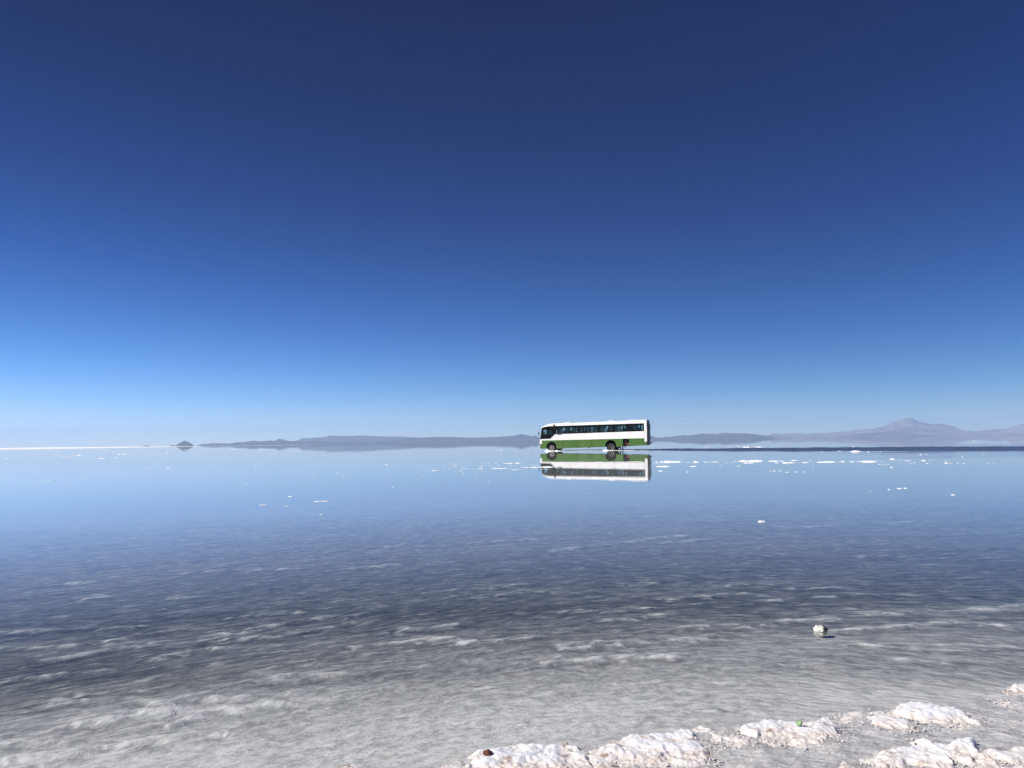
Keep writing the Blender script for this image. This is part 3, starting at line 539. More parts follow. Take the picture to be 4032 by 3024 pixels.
lump(-51.84, 96.4, 0.95, 0.045, 'l', 'long thin white salt plate at left, below the pointed lump')
lump(-40.44, 81.8, 1.0, 0.04, 'l', 'long broken white salt plate nearest the left edge')

def strip_mesh(xa, xb, y, h, seed):
    """one connected crest of salt crust, ragged along its length"""
    L = xb - xa; nx = max(40, int(L / 0.02)); ny = 14; wdt = 0.10 + h * 2.5
    X, T = np.meshgrid(np.linspace(-L / 2, L / 2, nx), np.linspace(-1, 1, ny))
    amp = np.clip((fbm((X + seed * 9) * 4.5, X * 0, seed, 3) - 0.20) * 2.4, 0.0, 1.25) * sstep(0, 0.25, L / 2 - np.abs(X)) 
    Y = T * wdt * (0.5 + amp * 0.6) + (fbm((X + 3) * 1.2, X * 0, seed + 4, 2) - 0.5) * 0.5
    z = h * amp * (1 - T ** 2) * (0.6 + 0.8 * fbm((X + seed) * 18, Y * 18, seed, 3)) - 0.006
    return fast_mesh('salt_strip', np.stack([X.ravel(), Y.ravel(), z.ravel()], 1), grid_faces(ny, nx), False)
STRIPS = [(-2.34,-1.09,35.56,.016,'thin white salt strip, leftmost of the chain left of the bus reflection'),
 (-1.03,.27,35.35,.020,'thin white salt strip, second of the chain left of the bus reflection'),
 (.27,1.87,36.13,.034,'thickest white salt strip, meeting the left end of the bus reflection'),
 (-.84,.60,39.35,.024,'white salt strip above the chain left of the bus reflection'),
 (-.60,.53,43.44,.027,'topmost short white salt strip left of the bus reflection'),
 (-.21,.41,33.57,.015,'lowest short salt strip just left of the bus reflection'),
 (-3.68,-2.91,33.97,.016,'detached thin salt strip farthest left of the bus reflection'),
 (.51,1.63,33.50,.010,'hair-thin salt strip under the thick one left of the bus reflection'),
 (1.46,4.12,43.55,.013,'thin dotted salt strip crossing the left half of the bus reflection'),
 (4.09,6.92,43.19,.020,'ragged salt strip crossing the right half of the bus reflection'),
 (.89,2.23,36.65,.014,'faint salt strip across the mirrored windscreen of the bus'),
 (6.92,8.71,41.96,.058,'thickest long white salt strip running right from the bus reflection'),
 (8.44,10.18,40.66,.037,'tapering right end of the long salt strip by the bus reflection'),
 (6.41,7.96,38.91,.018,'thin salt strip just under the long one right of the bus reflection'),
 (5.87,6.72,34.96,.034,'short bulging salt strip below the long one right of the bus reflection'),
 (10.88,12.52,41.43,.050,'thick pink-white salt strip starting right of the gap in the row'),
 (10.53,11.58,38.33,.029,'lower thin salt strip under the thick pink-white one'),
 (12.33,13.45,40.78,.031,'thin salt strip continuing the thick pink-white one rightwards'),
 (11.81,13.66,37.93,.035,'long lower salt strip in the middle of the right-hand row'),
 (13.86,14.62,41.64,.032,'short salt strip standing above the right-hand row'),
 (13.81,14.86,38.02,.029,'thin salt strip linking the two halves of the right-hand row'),
 (13.97,15.43,38.30,.035,'salt strip below the foot of the volcano, left part'),
 (15.34,16.73,38.06,.041,'salt strip below the foot of the volcano, thick right part'),
 (16.76,17.29,38.00,.017,'short thin salt strip right of the volcano foot strips'),
 (17.67,18.31,37.96,.017,'rightmost short thin salt strip in the row'),
 (26.51,27.41,68.19,.060,'left white salt strip on the dark churned water'),
 (26.21,27.30,64.96,.070,'right white salt strip on the dark churned water'),
 (29.82,32.88,108.4,.08,'white salt strip behind the dark churned water right of the bus')]
for i, (xa, xb, y_, h_, lab) in enumerate(STRIPS):
    o = tag(obj('salt_strip', strip_mesh(xa, xb, y_, h_ * 0.9, i + 1), M_lump), lab, 'salt strip', 'salt crust strips on the water')
    o.location = ((xa + xb) / 2, y_, 0)

# ------------------------------------------------------------------ bus
M_white = simple('white_paint', (0.82, 0.81, 0.80), 0.4, (0.66, 0.58, 0.52), 0.5, 0.8)
def mat_green():
    t = NT('green_paint'); oc = t.n('TexCoord').outputs['Object']; sp = t.n('SeparateXYZ', {0: oc})
    nz = t.noise(oc, 1.3, 5, 0.62)
    dust = t.math('MULTIPLY', t.maprange(nz, 0.38, 0.62), t.maprange(sp.outputs[2], 0.2, 1.2, 0.6, 0.15))
    c = t.mixc(dust, (0.045, 0.135, 0.016), (0.13, 0.155, 0.05))
    return t.done(t.n('BsdfPrincipled', {'Base Color': c, 'Roughness': 0.5}).outputs[0])
M_green = mat_green()
M_black = simple('black_trim', (0.004, 0.004, 0.006), 0.5, (0.012, 0.011, 0.011), 0.5, 2, spec=0.12)
M_dark = simple('underbody', (0.008, 0.008, 0.010), 0.8, (0.02, 0.018, 0.016), 0.6, 4)
M_rear = simple('rear_dark', (0.035, 0.028, 0.030), 0.5, (0.09, 0.06, 0.06), 0.5, 2)
M_rubber = simple('rubber', (0.009, 0.009, 0.010), 0.8, (0.05, 0.045, 0.04), 0.3, 6, spec=0.2)
M_rim = simple('rim_steel', (0.34, 0.33, 0.31), 0.5, (0.15, 0.12, 0.10), 0.6, 9)
M_rimd = simple('rim_dark', (0.03, 0.03, 0.03), 0.5, (0.15, 0.13, 0.12), 0.5, 9)
M_engine = simple('engine_rust', (0.20, 0.09, 0.065), 0.7, (0.05, 0.025, 0.02), 0.8, 6)
M_seat = simple('seat_cloth', (0.035, 0.03, 0.04), 0.9, (0.07, 0.05, 0.06), 0.5, 8)
M_cabin = simple('cabin_lining', (0.05, 0.045, 0.045), 0.9)
def mat_curtain():
    t = NT('teal_curtain'); oc = t.n('TexCoord').outputs['Object']
    c = t.ramp(t.noise(t.n('VectorMath', {0: oc, 1: (14, 14, 0.5)}, operation='MULTIPLY').outputs[0], 1, 3), [(0.35, (0.01, 0.028, 0.04)), (0.65, (0.075, 0.12, 0.145))])
    return t.done(t.n('BsdfPrincipled', {'Base Color': c, 'Roughness': 0.9}).outputs[0])
M_curt = mat_curtain()
def mat_glass():
    t = NT('tinted_glass'); fr = schlick(t)
    tr = t.n('BsdfTransparent', {'Color': (0.72, 0.80, 0.80, 1)}).outputs[0]; gl = t.n('BsdfGlossy', {'Roughness': 0.02}).outputs[0]
    return t.done(t.n('MixShader', {0: fr, 1: tr, 2: gl}).outputs[0])
M_glass = mat_glass()
M_lamp = simple('lamp_glass', (0.6, 0.6, 0.58), 0.15); M_tail = simple('tail_lens', (0.25, 0.02, 0.015), 0.3)

BW, BL = 2.5, 12.0
YAW = R(-16)
P0 = Vector((3.145, 93.78, 0)); AX = Vector((math.cos(YAW), math.sin(YAW), 0)); AY = Vector((-math.sin(YAW), math.cos(YAW), 0))
bus = empty('bus', P0 + AX * 6 + AY * (BW / 2), YAW)
tag(bus, 'white and green coach bus driving left through the shallow salt water', 'bus')
PITCH = lambda x: 0.25 + 0.02 * x
def to_bus(me, pitched=True):
    n_ = len(me.vertices); co = np.empty(n_ * 3, np.float32); me.vertices.foreach_get('co', co); co = co.reshape(-1, 3)
    if pitched: co[:, 2] += 0.25 + 0.02 * co[:, 0]
    co[:, 0] -= 6; co[:, 1] -= BW / 2
    me.vertices.foreach_set('co', co.ravel()); me.update(); return me
def part(name, me, mat, parent=None, pitched=True):
    return obj(name, to_bus(me, pitched), mat, parent or bus)
def plate(name, polys, y0, y1):
    """polygons (with holes) in the x-z plane, extruded from y0 to y1"""
    cu = bpy.data.curves.new(name, 'CURVE'); cu.dimensions = '2D'; cu.fill_mode = 'BOTH'; cu.extrude = abs(y1 - y0) / 2
    for pl in polys:
        s = cu.splines.new('POLY'); s.points.add(len(pl) - 1); s.use_cyclic_u = True
        for p, (a, b) in zip(s.points, pl): p.co = (a, b, 0, 1)
    o = bpy.data.objects.new(name, cu); COL.objects.link(o)
    dg = bpy.context.evaluated_depsgraph_get(); me = bpy.data.meshes.new_from_object(o.evaluated_get(dg))
    bpy.data.objects.remove(o); bpy.data.curves.remove(cu)
    n_ = len(me.vertices); co = np.empty(n_ * 3, np.float32); me.vertices.foreach_get('co', co); co = co.reshape(-1, 3)
    new = np.stack([co[:, 0], (y0 + y1) / 2 - co[:, 2], co[:, 1]], 1)
    me.vertices.foreach_set('co', new.astype(np.float32).ravel()); me.update(); me.name = name
    me.materials.clear(); return me
def boxes(name, bs, bevel=0.0):
    bm = bmesh.new()
    for (x0, x1, y0, y1, z0, z1) in bs:
        m = bmesh.ops.create_cube(bm, size=1)
        for v in m['verts']: v.co = Vector(((x0 + x1) / 2 + v.co.x * (x1 - x0), (y0 + y1) / 2 + v.co.y * (y1 - y0), (z0 + z1) / 2 + v.co.z * (z1 - z0)))
    if bevel: bmesh.ops.bevel(bm, geom=bm.edges[:], offset=bevel, segments=2, affect='EDGES')
    return bm_mesh(bm, name)
def rect(x0, x1, z0, z1, r=0.04):
    pts = []
    for cx, cz, a0 in ((x1 - r, z1 - r, 0), (x0 + r, z1 - r, 90), (x0 + r, z0 + r, 180), (x1 - r, z0 + r, 270)):
        for k in range(4): a = R(a0 + 30 * k); pts.append((cx + r * math.cos(a), cz + r * math.sin(a)))
    return pts
bnd = lambda x: 0.94 - 0.0105 * x                       # white/green border
def arch(cx, cz, r, zb):
    a0 = math.asin((zb - cz) / r); pts = []
    for k in range(25): a = (math.pi - a0) + (a0 * 2 - math.pi) * k / 24; pts.append((cx + r * math.cos(a), cz + r * math.sin(a)))
    return pts
G = 0.012
WINS = [(1.84, 3.27, 2.54), (3.43, 4.92, 4.22), (5.08, 6.56, 5.82), (6.72, 8.25, 7.47), (8.41, 9.88, 9.15), (10.02, 11.54, 10.83)]
for side in (0, 1):
    ya, yb = (0.0, 0.035) if side == 0 else (BW - 0.035, BW)
    # green skirt panels, three of them luggage hatches
    part('side_skirt', plate('side_skirt', [[(0.15, 0.02)] + arch(1.25, 0.18, 0.59, 0.02) + [(2.02 - G, 0.0), (2.02 - G, bnd(2)), (0.15, bnd(0.15))]], ya, yb), M_green)
    part('side_skirt', plate('side_skirt', [[(2.02 + G, 0), (2.57 - 2 * G, 0), (2.57 - 2 * G, bnd(2.5)), (2.02 + G, bnd(2.0))]], ya, yb), M_green)
    for xa, xb in ((2.57, 4.24), (4.24, 5.84), (5.84, 7.02)):
        h = part('luggage_hatch', plate('luggage_hatch', [[(xa + G, 0.0), (xb - G, 0.0), (xb - G, bnd(xb)), (xa + G, bnd(xa))]], ya, yb), M_green)
        yh = -0.012 if side == 0 else BW + 0.012
        for dx in (0.12, xb - xa - 0.22):
            part('hatch_latch', boxes('hatch_latch', [(xa + dx, xa + dx + 0.09, min(yh, 0.0 if side == 0 else BW), max(yh, 0.0 if side == 0 else BW), 0.10, 0.15)]), M_black, h)
    part('side_skirt', plate('side_skirt', [[(7.02 + G, 0)] + arch(7.95, 0.14, 0.61, 0.0) + [(9.32, 0.0), (9.32, bnd(9.3)), (7.02 + G, bnd(7))]], ya, yb), M_green)
    part('side_skirt', plate('side_skirt', [[(9.98, 0.0), (11.95, 0.055), (11.95, 0.44), (11.66, 0.44), (11.66, bnd(11.66)), (9.98, bnd(9.98))],
                                          [(10.08, 0.07), (10.10, 0.07), (10.10, 0.74), (10.08, 0.74)], [(11.50, 0.10), (11.52, 0.10), (11.52, 0.76), (11.50, 0.76)]], ya, yb), M_green)
    # white belt panels, a narrow gap between each two
    cuts = [1.77, 3.42, 5.05, 6.71, 8.36, 10.02, 11.66]
    part('side_panel', plate('side_panel', [[(-0.04, 0.55), (0.15 - 0.005, 0.55), (0.15 - 0.005, bnd(0.15) + 0.008), (cuts[0] - G / 2, bnd(1.8) + 0.008), (cuts[0] - G / 2, 1.60), (1.73, 1.60), (1.16, 1.10), (-0.04, 1.10)]], ya, yb), M_white)
    for xa, xb in zip(cuts[:-1], cuts[1:]):
        part('side_panel', plate('side_panel', [[(xa + G / 2, bnd(xa) + 0.008), (xb - G / 2, bnd(xb) + 0.008), (xb - G / 2, 1.60), (xa + G / 2, 1.60)]], ya, yb), M_white)
    part('rear_pillar', plate('rear_pillar', [[(11.66 + G / 2, 0.44), (11.95, 0.44), (11.97, 1.6), (11.93, 2.47), (11.66 + G / 2, 2.45)]], ya, yb), M_white)
    # black window band with its openings
    yw = (0.004, 0.032) if side == 0 else (BW - 0.032, BW - 0.004)
    hol = []
    for xa, xb, xm in WINS: hol += [(xa, xm - 0.025), (xm + 0.025, xb)] if side == 0 else [(xa, xb)]
    holes = [rect(a, b, 1.70, 2.33) for a, b in hol] + [rect(0.36, 0.74, 1.60, 2.14), rect(0.80, 1.38, 1.60, 2.14)]
    band = part('window_band', plate('window_band', [[(0.18, 2.40), (0.6, 2.49), (1.0, 2.53), (1.75, 2.52), (11.66, 2.445), (11.66, 1.603), (1.732, 1.603), (1.162, 1.103), (-0.03, 1.103)]] + holes, *yw), M_black)
    for a, b in hol + [(0.36, 0.74), (0.80, 1.38)]:
        z0, z1 = (1.70, 2.33) if a > 1.5 else (1.60, 2.14)
        ym = 0.018 if side == 0 else BW - 0.018
        part('window', plate('window', [rect(a - 0.01, b + 0.01, z0 - 0.01, z1 + 0.01)], ym - 0.003, ym + 0.003), M_glass)
    yy = (-0.02, 0.006) if side == 0 else (BW - 0.006, BW + 0.02)
    part('pillar_cover', plate('pillar_cover', [[(1.52, 1.62), (1.70, 1.62), (1.70, 2.50), (1.67, 2.71), (1.53, 2.71), (1.50, 2.50)]], *yy), M_black)
    part('trim_strip', plate('trim_strip', [[(1.10, 1.16), (1.125, 1.14), (1.66, 1.60), (1.64, 1.62)]], *((0.0, 0.004) if side == 0 else (BW - 0.004, BW))), M_rim)
    part('side_vent', boxes('side_vent', [(1.93, 2.45, *((-0.01, 0.0) if side == 0 else (BW, BW + 0.01)), 1.50, 1.57)]), M_black)

# roof: lofted shell
xs_ = [0.10, 0.16, 0.30, 0.52, 0.80, 1.12, 1.6, 3, 5, 7, 9, 11, 11.7, 11.86, 11.96]
top_ = [2.40, 2.46, 2.55, 2.66, 2.77, 2.84, 2.85, 2.84, 2.84, 2.84, 2.85, 2.87, 2.87, 2.85, 2.80]
sid_ = [2.37, 2.40, 2.43, 2.47, 2.51, 2.53, 2.525, 2.515, 2.50, 2.485, 2.47, 2.455, 2.45, 2.45, 2.45]
V = []; nc = 28
for x_, tz, sz in zip(xs_, top_, sid_):
    for k in range(nc):
        a = math.pi * k / (nc - 1); c_, s_ = math.cos(a), math.sin(a)
        V.append((x_ - 0.10 * s_ * (x_ < 0.3), BW / 2 - BW / 2 * math.copysign(abs(c_) ** 0.55, c_), sz + 0.004 + (tz - sz) * s_ ** 0.5))
me = mesh('roof', V, grid_faces(len(xs_), nc).tolist(), True); part('roof', me, M_white)
for xa in (2.74, 7.65):
    hm = part('roof_hatch', boxes('roof_hatch', [(xa, xa + 0.66, 0.45, 1.25, 2.76, 2.90)], 0.02), M_white)
    part('hatch_gap', boxes('hatch_gap', [(xa + 0.66, xa + 0.80, 0.45, 1.25, 2.80, 2.875)], 0.01), M_rimd, hm)
part('roof_vent', boxes('roof_vent', [(10.0, 10.9, 0.5, 1.8, 2.80, 2.885)], 0.03), M_white)

# front: windscreen, panel, bumper as curved shells
def front_shell(z0, z1, x0, x1, bulge, nz=6, ny=20, ins=0.0):
    V = []
    for i in range(nz):
        f = i / (nz - 1); z_ = z0 + (z1 - z0) * f; xb = x0 + (x1 - x0) * f
        for j in range(ny):
            g = j / (ny - 1) * 2 - 1; V.append((xb - bulge * (1 - abs(g) ** 4), ins + (BW - 2 * ins) * (g + 1) / 2, z_))
    return mesh('shell', V, grid_faces(nz, ny).tolist(), True)
part('windscreen', front_shell(1.10, 2.39, -0.045, 0.17, 0.16, 10, 24, 0.01), M_glass)
part('front_panel', front_shell(0.55, 1.10, -0.04, -0.04, 0.16), M_white)
part('bumper', front_shell(0.07, 0.55, -0.02, -0.05, 0.17), M_green)
for s_ in (0, 1):
    y_ = (0.0, 0.03) if s_ == 0 else (BW - 0.03, BW)
    part('bumper_end', plate('bumper_end', [[(-0.04, 0.07), (0.145, 0.02), (0.145, 0.545), (-0.05, 0.545)]], *y_), M_green)
    yc = 0.45 if s_ == 0 else BW - 0.45
    bm = bmesh.new(); bmesh.ops.create_cone(bm, cap_ends=True, segments=24, radius1=0.11, radius2=0.10, depth=0.06)
    for v in bm.verts: v.co = Vector((-0.20 + v.co.z, yc + v.co.x, 0.72 + v.co.y))
    part('headlight', bm_mesh(bm, 'headlight'), M_lamp)
    ys = -0.10 if s_ == 0 else BW + 0.10
    mr = part('mirror', boxes('mirror', [(-0.22, -0.14, ys - 0.09, ys + 0.09, 1.55, 1.90)], 0.02), M_black)
    part('mirror_arm', boxes('mirror_arm', [(-0.19, -0.16, min(ys, BW / 2 - (BW / 2 - 0.1) * (1 if s_ == 0 else -1)), max(ys, 0.1 if s_ == 0 else BW - 0.1), 1.90, 1.93)]), M_black, mr)
# rear
V = []; zz = [0.20, 0.30, 0.6, 1.25, 1.8, 2.3, 2.6, 2.75, 2.81]; bul = [0.03, 0.05, 0.07, 0.08, 0.07, 0.05, 0.03, 0.0, -0.04]
for z_, b_ in zip(zz, bul):
    wd = 1.0 if z_ < 2.5 else 1 - (z_ - 2.5) * 0.45
    for j in range(22):
        g = j / 21 * 2 - 1; V.append((11.95 + 0.07 + b_ - 0.09 * abs(g) ** 6, BW / 2 + BW / 2 * g * wd, z_))
rear = part('rear_panel', mesh('rear_panel', V, grid_faces(len(zz), 22).tolist(), True), M_rear)
part('rear_window', boxes('rear_window', [(12.085, 12.10, 0.35, BW - 0.35, 1.75, 2.35)], 0.01), M_black)
for y_ in (0.12, BW - 0.32): part('tail_light', boxes('tail_light', [(12.05, 12.12, y_, y_ + 0.2, 0.75, 1.05)], 0.01), M_tail)
part('rear_bumper', boxes('rear_bumper', [(11.97, 12.16, 0.05, BW - 0.05, 0.16, 0.34)], 0.03), M_rear)
# backing, floor, bulkheads
for s_ in (0, 1):
    y_ = (0.045, 0.065) if s_ == 0 else (BW - 0.065, BW - 0.045)
    part('inner_liner', plate('inner_liner', [[(1.75, 0.03), (7.30, 0.03), (7.30, 0.72), (8.62, 0.72), (8.62, 0.03), (9.30, 0.03), (9.30, 0.90), (10.0, 0.90), (10.0, 0.03), (11.93, 0.09), (11.93, 1.58), (1.75, 1.58), (1.10, 1.10), (-0.02, 1.08), (0.0, 0.60), (0.6, 0.6), (0.7, 0.75), (1.75, 0.75)]], *y_), M_dark)
for wx_, r_, zc_ in ((1.25, 0.60, 0.18), (7.95, 0.62, 0.14)):
    V = []
    for k in range(17):
        a_ = math.pi * k / 16
        for y_ in (0.05, 0.75): V.append((wx_ + r_ * math.cos(a_), y_, zc_ + r_ * math.sin(a_)))
    for k in range(17):
        a_ = math.pi * k / 16
        for y_ in (BW - 0.75, BW - 0.05): V.append((wx_ + r_ * math.cos(a_), y_, zc_ + r_ * math.sin(a_)))
    F_ = [(2 * k + o_, 2 * k + 1 + o_, 2 * k + 3 + o_, 2 * k + 2 + o_) for o_ in (0, 34) for k in range(16)]
    F_ += [tuple(2 * k + 1 for k in range(17)), tuple(34 + 2 * k for k in range(17))]
    part('wheel_well', mesh('wheel_well', V, F_), M_dark)
part('floor', boxes('floor', [(0.05, 11.93, 0.07, BW - 0.07, 0.84, 0.90)]), M_cabin)
part('chassis', boxes('chassis', [(0.1, 0.62, 0.1, BW - 0.1, 0.10, 0.8), (1.9, 7.28, 0.07, BW - 0.07, 0.03, 0.10), (1.9, 1.95, 0.07, BW - 0.07, 0.10, 0.83), (7.23, 7.28, 0.07, BW - 0.07, 0.1, 0.83),
    (8.64, 8.70, 0.07, BW - 0.07, 0.03, 0.83), (10.6, 11.9, 0.1, BW - 0.1, 0.12, 0.8), (0.62, 11.9, 1.0, 1.5, 0.15, 0.5), (8.7, 10.6, 1.2, 1.3, 0.03, 0.83)]), M_dark)
for x_ in (1.26, 8.0):
    part('axle', boxes('axle', [(x_ - 0.08, x_ + 0.08, 0.35, BW - 0.35, 0.27, 0.42)], 0.02), M_dark, pitched=False)
eng = part('engine', boxes('engine', [(9.40, 9.70, 0.35, 1.1, 0.10, 0.62), (9.72, 9.92, 0.30, 1.1, 0.06, 0.38), (9.36, 9.74, 0.28, 0.5, 0.58, 0.64), (9.50, 9.62, 0.22, 0.35, 0.12, 0.40)], 0.015), M_engine)
part('hose', boxes('hose', [(9.66, 9.93, 0.20, 0.24, 0.78, 0.83), (9.66, 9.71, 0.20, 0.24, 0.66, 0.80)], 0.01), M_rim, eng)
part('compartment_tray', boxes('compartment_tray', [(9.33, 9.97, 0.05, 1.2, 0.012, 0.045)]), M_rimd)
for (x0, x1, z0, z1, ya) in ((1.85, 2.38, -0.26, 0.02, 0.15), (8.95, 9.03, -0.36, 0.03, 0.12)):
    part('mudflap', boxes('mudflap', [(x0, x0 + 0.05, ya, ya + 0.55, z0, z1)], 0.005), M_rubber); part('mudflap', boxes('mudflap', [(x0, x0 + 0.05, BW - ya - 0.55, BW - ya, z0, z1)], 0.005), M_rubber)
part('spring_box', boxes('spring_box', [(1.98, 2.36, 0.2, 0.9, -0.12, 0.02), (8.55, 8.9, 0.3, 0.9, -0.16, 0.03)], 0.02), M_dark)
part('exhaust_pipe', boxes('exhaust_pipe', [(9.47, 9.55, 0.2, 0.28, -0.20, 0.02)], 0.02), M_rimd)
part('drain_bracket', boxes('drain_bracket', [(5.42, 5.58, 0.1, 0.25, -0.07, 0.0)], 0.015), M_dark)
part('fuel_flap', boxes('fuel_flap', [(10.75, 11.15, -0.006, 0.0, 0.30, 0.335)]), M_black)

# wheels (thing > part > sub-part)
def lathe(name, prof, seg=40, axis_y=0.0):
    V = []
    for k in range(seg):
        a = 2 * math.pi * k / seg
        for r_, y_ in prof: V.append((r_ * math.cos(a), axis_y + y_, r_ * math.sin(a)))
    n_ = len(prof); F = []
    for k in range(seg):
        k2 = (k + 1) % seg
        for i in range(n_ - 1): F.append((k * n_ + i, k * n_ + i + 1, k2 * n_ + i + 1, k2 * n_ + i))
    return mesh(name, V, F, True)
tyre_prof = [(0.30, 0.03), (0.34, 0.0), (0.43, 0.0), (0.475, 0.02), (0.495, 0.06), (0.495, 0.24), (0.47, 0.28), (0.34, 0.29), (0.29, 0.27), (0.29, 0.05)]
for wx, dark in ((1.26, False), (8.0, True)):
    for s_ in (0, 1):
        yb_ = 0.06 if s_ == 0 else BW - 0.06; sg = 1 if s_ == 0 else -1; zc = 0.345
        def place(me, mat, name, parent):
            n_ = len(me.vertices); co = np.empty(n_ * 3, np.float32); me.vertices.foreach_get('co', co); co = co.reshape(-1, 3)
            co[:, 1] = yb_ + sg * co[:, 1]; co[:, 0] += wx; co[:, 2] += zc
            me.vertices.foreach_set('co', co.ravel()); me.update(); me.name = name
            return part(name, me, mat, parent, pitched=False)
        wh = place(lathe('t', tyre_prof), M_rubber, 'wheel', bus)
        if dark:
            rim = place(lathe('r', [(0.0, 0.12), (0.07, 0.12), (0.075, 0.16), (0.18, 0.16), (0.25, 0.05), (0.29, 0.015), (0.302, 0.02), (0.302, 0.06)]), M_rimd, 'rim', wh)
            place(lathe('h', [(0.295, 0.004), (0.268, 0.004), (0.268, 0.03)]), M_rim, 'rim_ring', wh)
        else:
            rim = place(lathe('r', [(0.0, 0.04), (0.10, 0.04), (0.11, 0.075), (0.16, 0.075), (0.24, 0.085), (0.265, 0.06), (0.30, 0.02), (0.302, 0.06)]), M_rimd, 'rim', wh)
            bm = bmesh.new()
            for k in range(10):
                a = 2 * math.pi * k / 10; m = bmesh.ops.create_cone(bm, cap_ends=True, segments=8, radius1=0.042, radius2=0.036, depth=0.03)
                for v in m['verts']: v.co = Vector((0.20 * math.cos(a) + v.co.x, 0.058 + v.co.z, 0.20 * math.sin(a) + v.co.y))
            place(bm_mesh(bm, 'nuts'), M_rim, 'wheel_nuts', wh)
            place(lathe('ring', [(0.24, 0.055), (0.225, 0.045), (0.17, 0.05), (0.165, 0.06)]), M_rim, 'rim_ring', wh)
        place(lathe('hub', [(0.0, -0.005 if not dark else 0.05), (0.055, 0.0 if not dark else 0.055), (0.07, 0.06 if not dark else 0.12)]), M_rim, 'hub', wh)

# curtains
def curtain(name, xa, xb, y_, z0=1.66, z1=2.36, gather=0.0):
    n_ = max(10, int((xb - xa) / 0.018)); V = []
    for i, z_ in enumerate((z0, (z0 + z1) / 2, z1)):
        for j in range(n_):
            f = j / (n_ - 1); x_ = xa + (xb - xa) * f
            if i == 0 and gather: x_ = xa + (xb - xa) * (f * (1 - abs(gather)) + (max(gather, 0)))
            V.append((x_, y_ + 0.022 * math.sin(f * (xb - xa) * 55 + i * 0.3), z_))
    me = mesh(name, V, grid_faces(3, n_).tolist(), True); return part(name, me, M_curt)
for xa, xb, g_ in ((2.16, 2.48, 0.15), (3.05, 3.22, 0), (3.62, 4.16, -0.2), (4.58, 4.88, 0), (5.30, 5.78, 0), (6.00, 6.52, 0), (6.76, 7.42, -0.35), (7.86, 8.22, 0.2), (8.45, 8.85, 0), (10.5, 10.80, 0), (10.87, 11.02, -0.3)):
    curtain('curtain', xa, xb, 0.10, gather=g_)
curtain('curtain', 0.82, 1.32, 0.10, 1.58, 2.16)
for xa, xb in ((2.36, 2.90), (3.16, 3.60), (3.74, 4.50), (4.66, 4.92), (5.52, 6.54), (7.38, 8.24), (9.30, 9.86), (10.03, 10.62)):
    curtain('curtain', xa, xb, BW - 0.10)
# seats, row by row
sb = bmesh.new()
for (x0, x1, y0, y1, z0, z1) in ((0, 0.45, 0, 0.95, 0.38, 0.50), (0.40, 0.52, 0, 0.95, 0.45, 1.12), (0.10, 0.38, 0.1, 0.85, 0.0, 0.38)):
    m = bmesh.ops.create_cube(sb, size=1)
    for v in m['verts']: v.co = Vector(((x0 + x1) / 2 + v.co.x * (x1 - x0) + (0.10 * (v.co.z + .5) if z1 > 1 else 0), (y0 + y1) / 2 + v.co.y * (y1 - y0), (z0 + z1) / 2 + v.co.z * (z1 - z0)))
bmesh.ops.bevel(sb, geom=sb.edges[:], offset=0.03, segments=2, affect='EDGES')
seat_me = bm_mesh(sb, 'seat', True); seat_me.materials.append(M_seat)
seat_xs = [2.1 + 0.83 * k for k in range(11)]
for x_ in seat_xs:
    for y_ in (0.16, 1.40):
        o = obj('seat', seat_me, None, bus); o.location = (x_ - 6, y_ - BW / 2, 0.90 + PITCH(x_))
o = obj('seat', seat_me, None, bus); o.location = (0.72 - 6, 0.2 - BW / 2, 0.78 + PITCH(1)); o.scale = (1, 0.6, 0.9)
part('dashboard', boxes('dashboard', [(0.05, 0.32, 0.1, BW - 0.1, 0.9, 1.42)], 0.05), M_cabin)
bm = bmesh.new()
for k in range(28):
    a = 2 * math.pi * k / 28
    for j in range(8):
        b = 2 * math.pi * j / 8; r_ = 0.22 + 0.016 * math.cos(b); p = Vector((r_ * math.cos(a), r_ * math.sin(a), 0.016 * math.sin(b)))
        p = Matrix.Rotation(R(-55), 3, 'Y') @ p; bm.verts.new(p + Vector((0.45, 0.52, 1.55)))
bm.verts.ensure_lookup_table()
for k in range(28):
    for j in range(8):
        a, b = k * 8 + j, k * 8 + (j + 1) % 8; c, d = ((k + 1) % 28) * 8 + (j + 1) % 8, ((k + 1) % 28) * 8 + j
        bm.faces.new([bm.verts[i] for i in (a, b, c, d)])
part('steering_wheel', bm_mesh(bm, 'steering_wheel', True), M_black)

